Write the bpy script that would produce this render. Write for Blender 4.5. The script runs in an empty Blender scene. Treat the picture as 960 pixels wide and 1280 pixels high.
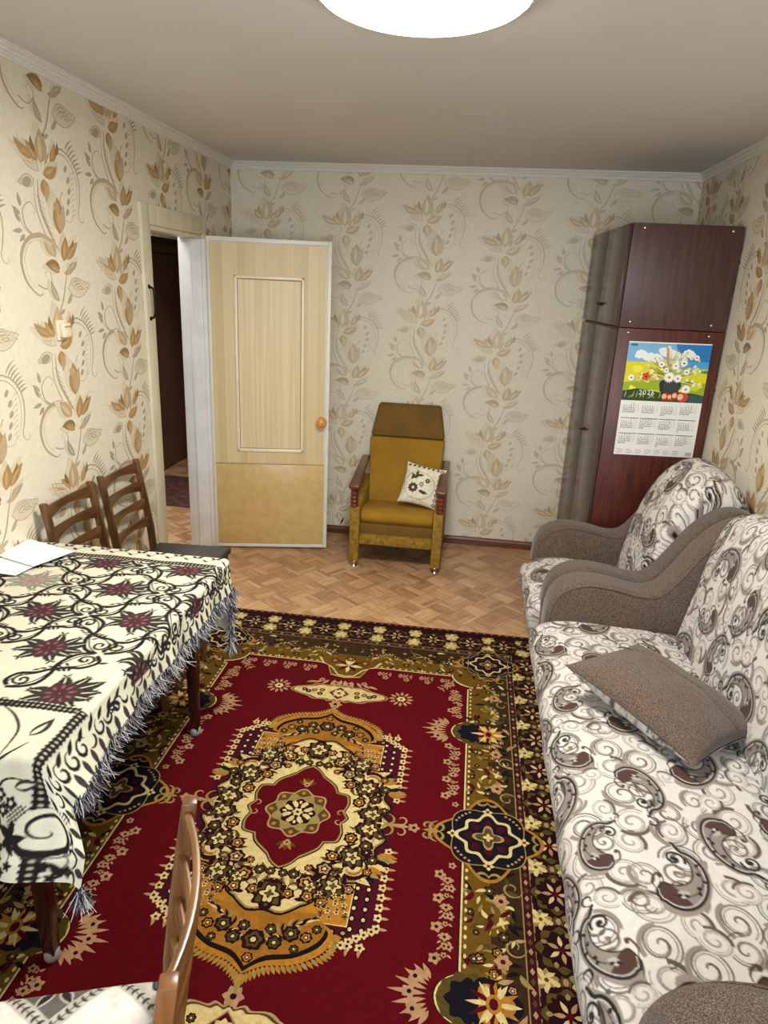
import bpy, bmesh, math, random
import numpy as np
from mathutils import Vector, Matrix
from math import sin, cos, pi, radians as R
random.seed(7); np.random.seed(7)
C = bpy.context.scene.collection
scene = bpy.context.scene

# ------------------------------------------------------------------ camera, world, light, exposure
def setup_view():
    f, yaw, pitch, roll, h = 855.72, -0.11791, 0.31845, 0.04695, 1.7737
    fwd = Vector((sin(yaw)*cos(pitch), cos(yaw)*cos(pitch), -sin(pitch)))
    right = Vector((cos(yaw), -sin(yaw), 0)); up = right.cross(fwd)
    r2 = cos(roll)*right + sin(roll)*up; u2 = -sin(roll)*right + cos(roll)*up
    cam = bpy.data.cameras.new('camera'); co = bpy.data.objects.new('camera', cam); C.objects.link(co)
    m = Matrix((r2, u2, -fwd)).transposed().to_4x4(); m.translation = (0, 0, h); co.matrix_world = m
    cam.sensor_fit = 'HORIZONTAL'; cam.sensor_width = 36; cam.lens = 36*f/960; cam.clip_start = .02
    scene.camera = co
    w = bpy.data.worlds.new('overcast_sky'); scene.world = w; w.use_nodes = True
    bg = w.node_tree.nodes['Background']; bg.inputs[0].default_value = (.78, .88, 1, 1); bg.inputs[1].default_value = 1.0
    a = bpy.data.lights.new('window_daylight', 'AREA'); a.shape = 'RECTANGLE'; a.size = 1.7; a.size_y = 1.35
    a.energy = 52; a.color = (.80, .90, 1.0)
    ao = bpy.data.objects.new('window_daylight', a); C.objects.link(ao)
    ao.location = (.0, -1.02, 1.55); ao.rotation_euler = (R(90), 0, 0)
    l = bpy.data.lights.new('ceiling_lamp_light', 'AREA'); l.shape = 'DISK'; l.size = .44; l.energy = 40; l.color = (1, .955, .88)
    lo = bpy.data.objects.new('ceiling_lamp_light', l); C.objects.link(lo); lo.location = (-.20, 2.02, 2.40)
    h2 = bpy.data.lights.new('hall_fill_light', 'AREA'); h2.shape = 'RECTANGLE'; h2.size = .7; h2.size_y = 1.0; h2.energy = 42; h2.color = (.95, .93, .9)  # unseen fill added under the hall ceiling to brighten the hallway
    ho = bpy.data.objects.new('hall_fill_light', h2); C.objects.link(ho); ho.location = (-2.3, 4.5, 2.46)
    vs = scene.view_settings; vs.view_transform = 'Standard'; vs.look = 'None'; vs.exposure = 0.42; vs.gamma = 1
    vs.use_curve_mapping = False
    scene.cycles.use_denoising = True
    scene.cycles.max_bounces = 8; scene.cycles.diffuse_bounces = 5
setup_view()
LAMP_EMIT = 13.0

# ------------------------------------------------------------------ helpers
XL, XR, YB, YN, H = -1.681, 1.285, 4.768, -.75, 2.5
def srgb(c):
    c = np.asarray(c, float)/255.
    return np.where(c <= .04045, c/12.92, ((c+.055)/1.055)**2.4)
def col4(c): r = srgb(c); return (float(r[0]), float(r[1]), float(r[2]), 1)
class NT:
    def __init__(s, m): s.t = m.node_tree; s.n = s.t.nodes; s.l = s.t.links; s.b = s.n['Principled BSDF']
    def new(s, ty, **k):
        n = s.n.new(ty)
        for a, v in k.items():
            if a.startswith('i_'): n.inputs[int(a[2:])].default_value = v
            else: setattr(n, a, v)
        return n
    def link(s, a, b): s.l.new(a, b)
def newmat(name, rough=.6, metal=0, spec=.5):
    m = bpy.data.materials.new(name); m.use_nodes = True; t = NT(m)
    t.b.inputs['Roughness'].default_value = rough; t.b.inputs['Metallic'].default_value = metal
    t.b.inputs['Specular IOR Level'].default_value = spec
    return m, t
def mat(name, c, rough=.6, metal=0, spec=.5, var=.12, scale=12, bump=0, bscale=60, c2=None, stretch=(1,1,1), emit=0, detail=4):
    m, t = newmat(name, rough, metal, spec)
    tc = t.new('ShaderNodeTexCoord'); mp = t.new('ShaderNodeMapping'); mp.inputs['Scale'].default_value = stretch
    t.link(tc.outputs['Object'], mp.inputs[0])
    nz = t.new('ShaderNodeTexNoise'); nz.inputs['Scale'].default_value = scale; nz.inputs['Detail'].default_value = detail
    t.link(mp.outputs[0], nz.inputs['Vector'])
    rp = t.new('ShaderNodeValToRGB'); a = col4(c)
    b = col4(c2) if c2 is not None else tuple(x*(1-2*var) for x in a[:3])+(1,)
    rp.color_ramp.elements[0].color = b; rp.color_ramp.elements[1].color = a
    rp.color_ramp.elements[0].position = .35; rp.color_ramp.elements[1].position = .65
    t.link(nz.outputs[0], rp.inputs[0]); t.link(rp.outputs[0], t.b.inputs['Base Color'])
    if bump:
        n2 = t.new('ShaderNodeTexNoise'); n2.inputs['Scale'].default_value = bscale; n2.inputs['Detail'].default_value = 3
        t.link(mp.outputs[0], n2.inputs['Vector'])
        bp = t.new('ShaderNodeBump'); bp.inputs['Strength'].default_value = bump; bp.inputs['Distance'].default_value = .003
        t.link(n2.outputs[0], bp.inputs['Height']); t.link(bp.outputs[0], t.b.inputs['Normal'])
    if emit:
        t.b.inputs['Emission Color'].default_value = a; t.b.inputs['Emission Strength'].default_value = emit
    return m
def wood(name, c, c2, rough=.35, axis='z', scale=6, coat=0):
    st = {'x': (.08, 1, 1), 'y': (1, .08, 1), 'z': (1, 1, .08)}[axis]
    m = mat(name, c, rough, c2=c2, scale=scale*6, stretch=st, bump=.08, bscale=80, detail=6)
    m.node_tree.nodes['Principled BSDF'].inputs['Coat Weight'].default_value = coat
    return m
def vcmat(name, rough=.8, spec=.3, var=.15, nscale=40, bump=.2, bscale=400, sheen=0, dist=.002, wave=None):
    """material whose colour comes from the point colours 'Col' of the mesh (a woven or printed pattern)"""
    m, t = newmat(name, rough, 0, spec)
    at = t.new('ShaderNodeAttribute', attribute_name='Col')
    tc = t.new('ShaderNodeTexCoord')
    nz = t.new('ShaderNodeTexNoise'); nz.inputs['Scale'].default_value = nscale; nz.inputs['Detail'].default_value = 3
    t.link(tc.outputs['Object'], nz.inputs['Vector'])
    mr = t.new('ShaderNodeMapRange'); mr.inputs[1].default_value = .3; mr.inputs[2].default_value = .7
    mr.inputs[3].default_value = 1-var; mr.inputs[4].default_value = 1+var
    t.link(nz.outputs[0], mr.inputs[0])
    mx = t.new('ShaderNodeVectorMath', operation='SCALE'); t.link(at.outputs['Color'], mx.inputs[0]); t.link(mr.outputs[0], mx.inputs['Scale'])
    t.link(mx.outputs[0], t.b.inputs['Base Color'])
    n2 = t.new('ShaderNodeTexNoise'); n2.inputs['Scale'].default_value = bscale; t.link(tc.outputs['Object'], n2.inputs['Vector'])
    hsrc = n2.outputs[0]
    if wave:
        sx = t.new('ShaderNodeSeparateXYZ'); t.link(tc.outputs['Object'], sx.inputs[0])
        mm = t.new('ShaderNodeMath', operation='MULTIPLY'); mm.inputs[1].default_value = wave; t.link(sx.outputs[0 if wave > 0 else 1], mm.inputs[0])
        sn = t.new('ShaderNodeMath', operation='SINE'); t.link(mm.outputs[0], sn.inputs[0])
        ad = t.new('ShaderNodeMath', operation='MULTIPLY_ADD'); ad.inputs[1].default_value = .3; t.link(sn.outputs[0], ad.inputs[0]); t.link(n2.outputs[0], ad.inputs[2])
        hsrc = ad.outputs[0]
    bp = t.new('ShaderNodeBump'); bp.inputs['Strength'].default_value = bump; bp.inputs['Distance'].default_value = dist
    t.link(hsrc, bp.inputs['Height']); t.link(bp.outputs[0], t.b.inputs['Normal'])
    t.b.inputs['Sheen Weight'].default_value = sheen
    return m
def tweed(name, c1, c2, c3, scale=420):
    m, t = newmat(name, .95, 0, .15)
    tc = t.new('ShaderNodeTexCoord')
    nz = t.new('ShaderNodeTexNoise'); nz.inputs['Scale'].default_value = scale; nz.inputs['Detail'].default_value = 2
    t.link(tc.outputs['Object'], nz.inputs['Vector'])
    rp = t.new('ShaderNodeValToRGB'); cr = rp.color_ramp
    cr.elements[0].color = col4(c1); cr.elements[0].position = .34; cr.elements[1].color = col4(c3); cr.elements[1].position = .68
    e = cr.elements.new(.5); e.color = col4(c2)
    t.link(nz.outputs[0], rp.inputs[0]); t.link(rp.outputs[0], t.b.inputs['Base Color'])
    bp = t.new('ShaderNodeBump'); bp.inputs['Strength'].default_value = .5; bp.inputs['Distance'].default_value = .002
    t.link(nz.outputs[0], bp.inputs['Height']); t.link(bp.outputs[0], t.b.inputs['Normal'])
    t.b.inputs['Sheen Weight'].default_value = .2
    return m

class MB:
    """collects boxes, tubes and lathes; build() links them as one mesh object"""
    def __init__(s): s.v = []; s.f = []
    def add(s, v, f): n = len(s.v); s.v += [tuple(p) for p in v]; s.f += [tuple(i+n for i in q) for q in f]; return s
    def box(s, x0, x1, y0, y1, z0, z1):
        v = [(x, y, z) for z in (z0, z1) for y in (y0, y1) for x in (x0, x1)]
        return s.add(v, [(0,2,3,1),(4,5,7,6),(0,1,5,4),(2,6,7,3),(0,4,6,2),(1,3,7,5)])
    def hexa(s, b, t):   # bottom quad, top quad (both counter-clockwise seen from above)
        return s.add(list(b)+list(t), [(3,2,1,0),(4,5,6,7),(0,1,5,4),(1,2,6,5),(2,3,7,6),(3,0,4,7)])
    def lathe(s, prof, c=(0,0,0), n=20, axis='z'):
        v = []; f = []
        for r, h in prof:
            for k in range(n):
                a = 2*pi*k/n; p = (r*cos(a), r*sin(a), h)
                if axis == 'y': p = (r*cos(a), h, r*sin(a))
                if axis == 'x': p = (h, r*cos(a), r*sin(a))
                v.append((p[0]+c[0], p[1]+c[1], p[2]+c[2]))
        for i in range(len(prof)-1):
            for k in range(n):
                q = (i*n+k, i*n+(k+1) % n, (i+1)*n+(k+1) % n, (i+1)*n+k)
                f.append(q)
        f.append(tuple(range(n))[::-1]); f.append(tuple((len(prof)-1)*n+k for k in range(n)))
        return s.add(v, f)
    def tube(s, pts, r, n=8, rz=None):
        pts = [Vector(p) for p in pts]; v = []; f = []
        prev = None
        for i, p in enumerate(pts):
            d = (pts[min(i+1, len(pts)-1)]-pts[max(i-1, 0)]).normalized()
            a = Vector((0,0,1)) if abs(d.z) < .9 else Vector((1,0,0))
            if prev is not None: a = prev
            u = d.cross(a).normalized(); w = u.cross(d).normalized(); prev = w
            ri = r[i] if isinstance(r, (list, tuple)) else r
            for k in range(n):
                t = 2*pi*k/n
                v.append(p + u*cos(t)*ri + w*sin(t)*(rz or ri))
        for i in range(len(pts)-1):
            for k in range(n): f.append((i*n+k, i*n+(k+1) % n, (i+1)*n+(k+1) % n, (i+1)*n+k))
        f.append(tuple(range(n))[::-1]); f.append(tuple((len(pts)-1)*n+k for k in range(n)))
        return s.add(v, f)
    def prism(s, prof, a0, a1, plane='xz'):
        n = len(prof)
        def P(q, a): return {'xz': (q[0], a, q[1]), 'yz': (a, q[0], q[1]), 'xy': (q[0], q[1], a)}[plane]
        v = [P(q, a0) for q in prof]+[P(q, a1) for q in prof]
        f = [tuple(range(n)), tuple(range(n, 2*n))[::-1]]+[(i, i+n, (i+1) % n+n, (i+1) % n) for i in range(n)]
        return s.add(v, f)
    def build(s, name, m, parent=None, bevel=0, segs=2, smooth=False, sub=0, ang=40, weld=False):
        me = bpy.data.meshes.new(name); me.from_pydata(s.v, [], s.f); me.validate()
        bm = bmesh.new(); bm.from_mesh(me)
        if weld: bmesh.ops.remove_doubles(bm, verts=bm.verts, dist=1e-5)
        bmesh.ops.recalc_face_normals(bm, faces=bm.faces)
        if bevel:
            es = [e for e in bm.edges if len(e.link_faces) == 2 and e.calc_face_angle(0) > R(ang)]
            bmesh.ops.bevel(bm, geom=es, offset=bevel, segments=segs, affect='EDGES', profile=.5, clamp_overlap=True)
        bm.to_mesh(me); bm.free()
        if smooth or bevel:
            me.shade_smooth()
            if not smooth: me.set_sharp_from_angle(angle=R(35))
        me.materials.append(m)
        o = bpy.data.objects.new(name, me); C.objects.link(o)
        if parent: o.parent = parent
        if sub:
            md = o.modifiers.new('subsurf', 'SUBSURF'); md.levels = sub; md.render_levels = sub
        return o
def tag(o, label, cat, group=None):
    o['label'] = label; o['category'] = cat
    if group: o['group'] = group
    return o
def thing(name, label, cat, loc=(0,0,0), rz=0, group=None):
    o = bpy.data.objects.new(name, None); C.objects.link(o); o.location = loc; o.rotation_euler = (0,0,rz)
    o.empty_display_size = .1
    return tag(o, label, cat, group)
def struct(o): o['kind'] = 'structure'; return o
def copy_tree(o, parent=None):
    c = o.copy(); C.objects.link(c); c.parent = parent
    for ch in [x for x in bpy.data.objects if x.parent == o]: copy_tree(ch, c)
    return c
def colmesh(name, V, F, cols, m, parent=None, smooth=True):
    """mesh from arrays with one colour (linear rgb) per vertex"""
    me = bpy.data.meshes.new(name)
    V = np.asarray(V, np.float32)
    if isinstance(F, np.ndarray):
        nf = len(F); me.vertices.add(len(V)); me.vertices.foreach_set('co', V.ravel())
        me.loops.add(nf*4); me.loops.foreach_set('vertex_index', F.astype(np.int32).ravel())
        me.polygons.add(nf); me.polygons.foreach_set('loop_start', np.arange(0, nf*4, 4, dtype=np.int32))
        me.update(calc_edges=True)
    else:
        me.from_pydata(V.tolist(), [], F)
    ca = me.color_attributes.new('Col', 'FLOAT_COLOR', 'POINT')
    c = np.ones((len(V), 4), np.float32); c[:, :3] = cols; ca.data.foreach_set('color', c.ravel())
    if smooth: me.shade_smooth()
    me.materials.append(m)
    o = bpy.data.objects.new(name, me); C.objects.link(o)
    if parent: o.parent = parent
    return o
def gridfaces(nu, nv, closed_u=False):
    i = np.arange(nu if closed_u else nu-1)[:, None]; j = np.arange(nv-1)[None, :]
    a = i*nv+j; i2 = (i+1) % nu; b = i2*nv+j
    return np.stack([a, b, b+1, a+1], -1).reshape(-1, 4)

# ------------------------------------------------------------------ flat art: lists of coloured outlines
class Art:
    def __init__(s): s.sh = []; s.M = np.eye(3); s.lv = 0; s.st = []
    def push(s, tx=0, ty=0, rot=0, sc=1, sx=None):
        s.st.append(s.M.copy()); c, n = cos(rot), sin(rot); sx_ = sc if sx is None else sx
        s.M = s.M @ np.array([[c*sx_, -n*sc, tx], [n*sx_, c*sc, ty], [0, 0, 1]])
    def pop(s): s.M = s.st.pop()
    def poly(s, pts, c, lv=None):
        p = np.asarray(pts, float); p = p @ s.M[:2, :2].T + s.M[:2, 2]
        s.sh.append((p, srgb(c), s.lv if lv is None else lv))
    def ell(s, x, y, rx, ry, c, n=12, rot=0, lv=None):
        t = np.arange(n)*2*pi/n; a = rx*np.cos(t); b = ry*np.sin(t)
        s.poly(np.c_[x+a*cos(rot)-b*sin(rot), y+a*sin(rot)+b*cos(rot)], c, lv)
    def polar(s, fn, c, n=96, lv=None, cx=0, cy=0):
        t = np.arange(n)*2*pi/n; r = np.array([fn(a) for a in t])
        s.poly(np.c_[cx+r*np.cos(t), cy+r*np.sin(t)], c, lv)
    def leaf(s, x, y, ang, L, W, c, bend=0, lv=None, n=8):
        """pointed leaf starting at x,y"""
        t = np.linspace(0, 1, n); w = W*np.sin(pi*t**.8)*.5; th = ang+bend*(t-.5)
        dx = np.cumsum(np.r_[0, np.cos(th[1:])])*L/(n-1); dy = np.cumsum(np.r_[0, np.sin(th[1:])])*L/(n-1)
        nx, ny = -np.sin(th), np.cos(th)
        a = np.c_[x+dx+nx*w, y+dy+ny*w]; b = np.c_[x+dx-nx*w, y+dy-ny*w][::-1]
        s.poly(np.r_[a[:-1], b[:-1]], c, lv)
    def stroke(s, pts, w, c, taper=True, lv=None, w0=None, seg=3):
        p = np.asarray(pts, float); d = np.gradient(p, axis=0); d /= np.linalg.norm(d, axis=1)[:, None]+1e-9
        n = np.c_[-d[:, 1], d[:, 0]]; t = np.linspace(0, 1, len(p))
        ww = (w*.5*(np.sin(pi*(t*.86+.07))) if taper is True else w*.5*(1-t*.85) if taper == 'end' else w*.5*np.ones(len(p)))[:, None]
        a = p+n*ww; b = p-n*ww
        for i in range(0, len(p)-1, seg):
            j = min(i+seg+1, len(p))
            s.poly(np.r_[a[i:j], b[i:j][::-1]], c, lv)
    def arc(s, cx, cy, r0, r1, a0, a1, w, c, n=16, taper=True, lv=None, ry=1):
        t = np.linspace(a0, a1, n); r = np.linspace(r0, r1, n)
        s.stroke(np.c_[cx+r*np.cos(t), cy+ry*r*np.sin(t)], w, c, taper, lv)
    def flower(s, x, y, r, n, cp, cc, rot=0, lv=None, w=.75):
        L = s.lv if lv is None else lv
        for k in range(n): s.leaf(x+cos(rot+2*pi*k/n)*r*.18, y+sin(rot+2*pi*k/n)*r*.18, rot+2*pi*k/n, r*.85, r*w, cp, lv=L, n=5)
        if cc is not None: s.ell(x, y, r*.3, r*.3, cc, 8, lv=L+1)
def clip_rect(P, x0, x1, y0, y1):
    for ax, v, sg in ((0, x0, 1), (0, x1, -1), (1, y0, 1), (1, y1, -1)):
        if len(P) < 3: return P
        d = (P[:, ax]-v)*sg
        if (d >= 0).all(): continue
        out = []
        for i in range(len(P)):
            a, b = P[i-1], P[i]; da, db = d[i-1], d[i]
            if (da >= 0) != (db >= 0): out.append(a+(b-a)*(da/(da-db)))
            if db >= 0: out.append(b)
        P = np.array(out) if out else np.zeros((0, 2))
    return P
def art_mesh(name, art, fmap, m, step=.00025, parent=None, rects=None, base=None, jitter=.05):
    """relief mesh: every outline lies on the surface, higher levels stand prouder"""
    V = []; F = []; K = []; n = 0; idx = 0
    if base is not None:
        for q, c in base:
            V += [fmap(x, y, 0) for x, y in q]; F.append(tuple(range(n, n+len(q)))); K += [srgb(c)]*len(q); n += len(q)
    for P, c, lv in art.sh:
        cj = np.clip(c*(1+random.uniform(-jitter, jitter)), 0, 1)
        for rc in (rects or [None]):
            Q = P if rc is None else clip_rect(P, *rc)
            if len(Q) < 3: continue
            ar = (Q[:, 0]*np.roll(Q[:, 1], -1)-Q[:, 1]*np.roll(Q[:, 0], -1)).sum()
            if abs(ar) < 1e-8: continue
            if ar < 0: Q = Q[::-1]
            idx += 1; dz = step*(lv+1)+(idx % 37)*1.6e-6
            V += [fmap(x, y, dz) for x, y in Q]; F.append(tuple(range(n, n+len(Q)))); K += [cj]*len(Q); n += len(Q)
    return colmesh(name, V, F, np.array(K), m, parent, smooth=False)
class Raster:
    """the same outlines rasterised to an array of colours, looked up per vertex on curved cloth"""
    def __init__(s, w, h, res, bg, ss=2, wrap=False, x0=0, y0=0):
        s.res = res/ss; s.ss = ss; s.W = int(round(w/res))*ss; s.H = int(round(h/res))*ss; s.wrap = wrap; s.w = w; s.h = h; s.x0 = x0; s.y0 = y0
        s.a = np.empty((s.H, s.W, 3), np.float32); s.a[:] = srgb(bg)
    def fill(s, P, c):
        P = (P-np.array([s.x0, s.y0]))/s.res; X, Y = P[:, 0], P[:, 1]; X2, Y2 = np.roll(X, -1), np.roll(Y, -1)
        y0 = int(math.ceil(Y.min()-.5)); y1 = int(math.floor(Y.max()-.5))
        for r in range(y0, y1+1):
            yc = r+.5
            k = (Y <= yc) != (Y2 <= yc)
            if not k.any(): continue
            xs = np.sort(X[k]+(yc-Y[k])*(X2[k]-X[k])/(Y2[k]-Y[k]))
            if s.wrap: rr = r % s.H
            elif 0 <= r < s.H: rr = r
            else: continue
            for a, b in zip(xs[0::2], xs[1::2]):
                i0 = int(math.ceil(a-.5)); i1 = int(math.floor(b-.5))+1
                if i1 <= i0: continue
                if s.wrap:
                    o = (i0 // s.W)*s.W; i0 -= o; i1 -= o
                    s.a[rr, i0:min(i1, s.W)] = c
                    if i1 > s.W: s.a[rr, 0:min(i1-s.W, s.W)] = c
                else: s.a[rr, max(i0, 0):max(min(i1, s.W), 0)] = c
    def draw(s, art):
        for P, c, lv in sorted(art.sh, key=lambda q: q[2]): s.fill(P, c)
    def done(s):
        H, W = s.H//s.ss, s.W//s.ss
        s.t = s.a.reshape(H, s.ss, W, s.ss, 3).mean((1, 3)); s.res *= s.ss; s.H, s.W = H, W; return s
    def at(s, x, y):
        u = (np.asarray(x)-s.x0)/s.res-.5; v = (np.asarray(y)-s.y0)/s.res-.5
        i = np.floor(u).astype(int); j = np.floor(v).astype(int); fu = (u-i)[..., None]; fv = (v-j)[..., None]
        if s.wrap: I = lambda k: k % s.W; J = lambda k: k % s.H
        else: I = lambda k: np.clip(k, 0, s.W-1); J = lambda k: np.clip(k, 0, s.H-1)
        t = s.t
        return (t[J(j), I(i)]*(1-fu)+t[J(j), I(i+1)]*fu)*(1-fv)+(t[J(j+1), I(i)]*(1-fu)+t[J(j+1), I(i+1)]*fu)*fv
def spline(pts, n=60, closed=False):
    """Catmull-Rom through points"""
    P = np.asarray(pts, float); m = len(P)
    if closed: Q = lambda i: P[i % m]; segs = m
    else: Q = lambda i: P[min(max(i, 0), m-1)]; segs = m-1
    out = []
    for k in range(n):
        t = k/(n if closed else n-1)*segs; i = min(int(t), segs-1); f = t-i
        a, b, c, d = Q(i-1), Q(i), Q(i+1), Q(i+2)
        out.append(.5*((2*b)+(-a+c)*f+(2*a-5*b+4*c-d)*f*f+(-a+3*b-3*c+d)*f**3))
    return np.array(out)
def resample(P, step):
    d = np.r_[0, np.cumsum(np.linalg.norm(np.diff(P, axis=0), axis=1))]; n = max(2, int(round(d[-1]/step))+1)
    s = np.linspace(0, d[-1], n)
    return np.stack([np.interp(s, d, P[:, k]) for k in range(P.shape[1])], 1), s
#PART2
# ------------------------------------------------------------------ wallpaper drawing (one motif, 0.64 m repeat)
WALLBG = (217, 209, 188)
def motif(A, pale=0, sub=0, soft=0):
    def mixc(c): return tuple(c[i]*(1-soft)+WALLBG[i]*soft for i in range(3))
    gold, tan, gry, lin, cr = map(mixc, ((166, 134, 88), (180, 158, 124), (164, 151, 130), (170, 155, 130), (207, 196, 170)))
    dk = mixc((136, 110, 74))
    u = .00118
    def lf(x, y, a, L, W, c, b=0, vein=True, lv=2):
        if W > 18: A.leaf(x*u, y*u, R(a+9), L*1.22*u, W*1.5*u, cr, b, lv=1)
        A.leaf(x*u, y*u, R(a), L*u, W*1.12*u, c, b, lv=lv)
        if vein:
            A.leaf((x+cos(R(a))*L*.1)*u, (y+sin(R(a))*L*.1)*u, R(a+4), L*.72*u, W*.34*u, tuple(k*1.13 if k*1.13 < 255 else 255 for k in c), b, lv=lv+1)
    def outl(x, y, a, L, W, c=None, b=0):
        A.leaf(x*u, y*u, R(a), L*u, W*u, c or lin, b, lv=1, n=9); A.leaf((x+cos(R(a))*3)*u, (y+sin(R(a))*3)*u, R(a), (L-7)*u, (W-5)*u, cr, b, lv=2, n=9)
        for k in range(4):
            f = .2+.17*k
            A.leaf((x+cos(R(a))*L*f)*u, (y+sin(R(a))*L*f)*u, R(a+28), L*.3*u, 3*u, lin, 0, lv=3, n=4)
            A.leaf((x+cos(R(a))*L*f)*u, (y+sin(R(a))*L*f)*u, R(a-28), L*.3*u, 3*u, lin, 0, lv=3, n=4)
    def sc(pts, w, c=lin, lv=1, tp='end', n=18): A.stroke(spline(np.array(pts)*u, n), w*u, c, tp, lv=lv)
    # tulip crown
    outl(-8, 4, 138, 120, 52); lf(2, 30, 84, 104, 46, tan, .3); lf(-10, 34, 128, 66, 30, gold, -.2); lf(-26, 40, 152, 84, 28, gold, -.6)
    lf(-14, 58, 112, 50, 15, dk, -1.1, False); lf(44, 44, 62, 66, 24, gold, .9); lf(70, 66, 70, 46, 13, dk, 1.1, False)
    lf(8, 0, 24, 74, 34, gold, .7); lf(10, -14, -84, 64, 34, gold, .25); lf(26, -30, -106, 58, 20, tan, .2, False)
    outl(-30, -22, 196, 72, 40); A.ell(-62*u, -34*u, 20*u, 14*u, gry, 10, .5, lv=3)
    # right scroll with comb
    sc([(22, 30), (48, 74), (96, 92), (146, 66), (172, 10), (170, -56), (156, -104), (168, -128), (184, -120), (180, -106)], 8, lin)
    sc([(30, 24), (60, 62), (98, 76), (136, 54), (158, 10), (158, -50), (142, -108)], 5, lin)
    for k in range(8):
        t = k/7; A.leaf((118+46*t)*u, (90-66*t)*u, R(52-22*t), (58-20*t)*u, 7*u, gry if k % 2 else lin, -.8, lv=1, n=6)
    for k in range(5): A.ell((112+10*sin(k))*u, (34-34*k)*u, 7*u, 13*u, gry, 8, -.5, lv=2)
    sc([(88, -40), (70, -80), (84, -124), (118, -130), (134, -96)], 4, lin)
    for k in range(9): sc([(150-k*1.5, 30-17*k), (134-k, 20-17*k), (124, 2-15*k)], 2.5, lin, 1, 'end', 5)
    # hatched stem
    sc([(-18, -20), (-16, -110), (26, -196), (48, -232)], 9, lin, 1, True); sc([(-34, -34), (-34, -110), (2, -200), (34, -240)], 4, gry, 1, True)
    for k in range(9): A.leaf((-30+4.5*k+.35*k*k)*u, (-62-18*k)*u, R(-52), 44*u, 4*u, lin, .4, lv=1, n=4)
    # mid leaves
    lf(58, -176, 88, 116, 50, gold, .2); lf(66, -170, 76, 92, 26, tan, -.1, False, 4); lf(40, -84, -30, 34, 26, tan, 0, False)
    # left sprig and small scroll
    sc([(-44, -196), (-84, -168), (-92, -120), (-62, -92), (-40, -112), (-50, -126)], 6, lin); sc([(-60, -196), (-98, -160), (-104, -118)], 4, gry)
    for k, (x, y, a, L) in enumerate([(-98, -110, 100, 40), (-104, -134, 140, 36), (-106, -156, 120, 44), (-100, -178, 190, 40), (-92, -190, 225, 34)]): lf(x, y, a, L, 13, gry, 0, False)
    # big C scroll
    sc([(20, -206), (-30, -186), (-88, -206), (-118, -262), (-106, -330), (-62, -372), (-40, -366)], 18, lin)
    sc([(16, -214), (-30, -198), (-80, -216), (-104, -262), (-94, -322), (-58, -358)], 10, cr, 2)
    sc([(-60, -340), (-24, -352), (2, -322), (-10, -296), (-26, -306), (-20, -316)], 5, lin)
    # lower cluster
    lf(30, -250, 128, 84, 40, tan, .2); lf(64, -262, 76, 84, 34, gold, .3); lf(84, -258, 50, 86, 30, gold, -.4); lf(96, -244, 66, 62, 16, dk, .2, False)
    lf(44, -286, 168, 66, 34, dk, .5); lf(40, -300, 150, 50, 22, gold, .5, True, 4); lf(80, -290, 30, 60, 22, gry, .3); lf(60, -300, 12, 52, 16, tan, .4, False)
    # lower right fan leaf
    outl(72, -350, 6, 118, 64, None, .5)
    for k in range(5): sc([(78+k*12, -340-k*4), (104+k*9, -316-k*9), (140+k*3, -318-k*9)], 3.5, gry, 3, True, 6)
    sc([(84, -262), (64, -330), (44, -392), (14, -448), (6, -520)], 6, lin, 1, True)
    lf(28, -392, 116, 74, 22, gry, -.9); lf(64, -402, 54, 52, 14, lin, .5, False); lf(50, -420, 210, 40, 12, lin, 0, False)
def wallpaper(name, cols, zoff, u0, u1, fmap, m, rects, base, soft=0):
    A = Art()
    for k, cx in enumerate(cols):
        z = zoff[k]
        while z < 3.1:
            A.push(cx, z, 0, 1, 1.27); motif(A, soft=soft); A.pop(); z += .64
    o = art_mesh(name, A, fmap, m, rects=rects, base=base, step=.00008)
    return struct(o)
def wallmat():
    m = vcmat('wallpaper_print', rough=.5, spec=.5, var=.035, nscale=45, bump=.12, bscale=160, dist=.001)
    return m
WP = wallmat()
DOOR_Y0, DOOR_Y1, DOOR_Z = 3.52, 4.215, 2.015

def rect(x0, x1, y0, y1, c=WALLBG): return ([(x0, y0), (x1, y0), (x1, y1), (x0, y1)], c)
# left wall: three pieces around the doorway
base = [rect(YN, DOOR_Y0, 0, H), rect(DOOR_Y0, DOOR_Y1, DOOR_Z, H), rect(DOOR_Y1, YB, 0, H)]
rects = [(YN, DOOR_Y0, 0, H), (DOOR_Y0, DOOR_Y1, DOOR_Z, H), (DOOR_Y1, YB, 0, H)]
cols = [2.66+.52*k for k in range(-6, 5)]; zo = [(.84-.64*2, 1.10-.64*3, .92-.64*2, 1.3-.64*3)[(k) % 4] for k in range(-6, 5)]
wallpaper('wall_left', cols, zo, 0, 0, lambda y, z, d: (XL+d, y, z), WP, rects, base)
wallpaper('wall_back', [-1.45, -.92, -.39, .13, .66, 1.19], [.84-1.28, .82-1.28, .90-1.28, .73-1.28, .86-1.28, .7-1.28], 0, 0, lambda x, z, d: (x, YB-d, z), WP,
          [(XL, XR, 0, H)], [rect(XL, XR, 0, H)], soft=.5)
wallpaper('wall_right', [.35, .88, 1.41, 1.94, 2.47, 3.0, 3.53, 4.06, 4.55], [.2-1.28, .5-1.28, .3-1.28, .7-1.28, .2-1.28, .55-1.28, .62-1.28, .9-1.28, .4-1.28], 0, 0,
          lambda y, z, d: (XR-d, y, z), WP, [(YN, YB, 0, H)], [rect(YN, YB, 0, H)])
PLASTER = mat('whitewash', (212, 210, 206), .9, var=.015, scale=3, bump=.25, bscale=90)
PAINT = mat('white_gloss_paint', (226, 228, 228), .35, var=.04, scale=9, bump=.05)
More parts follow.
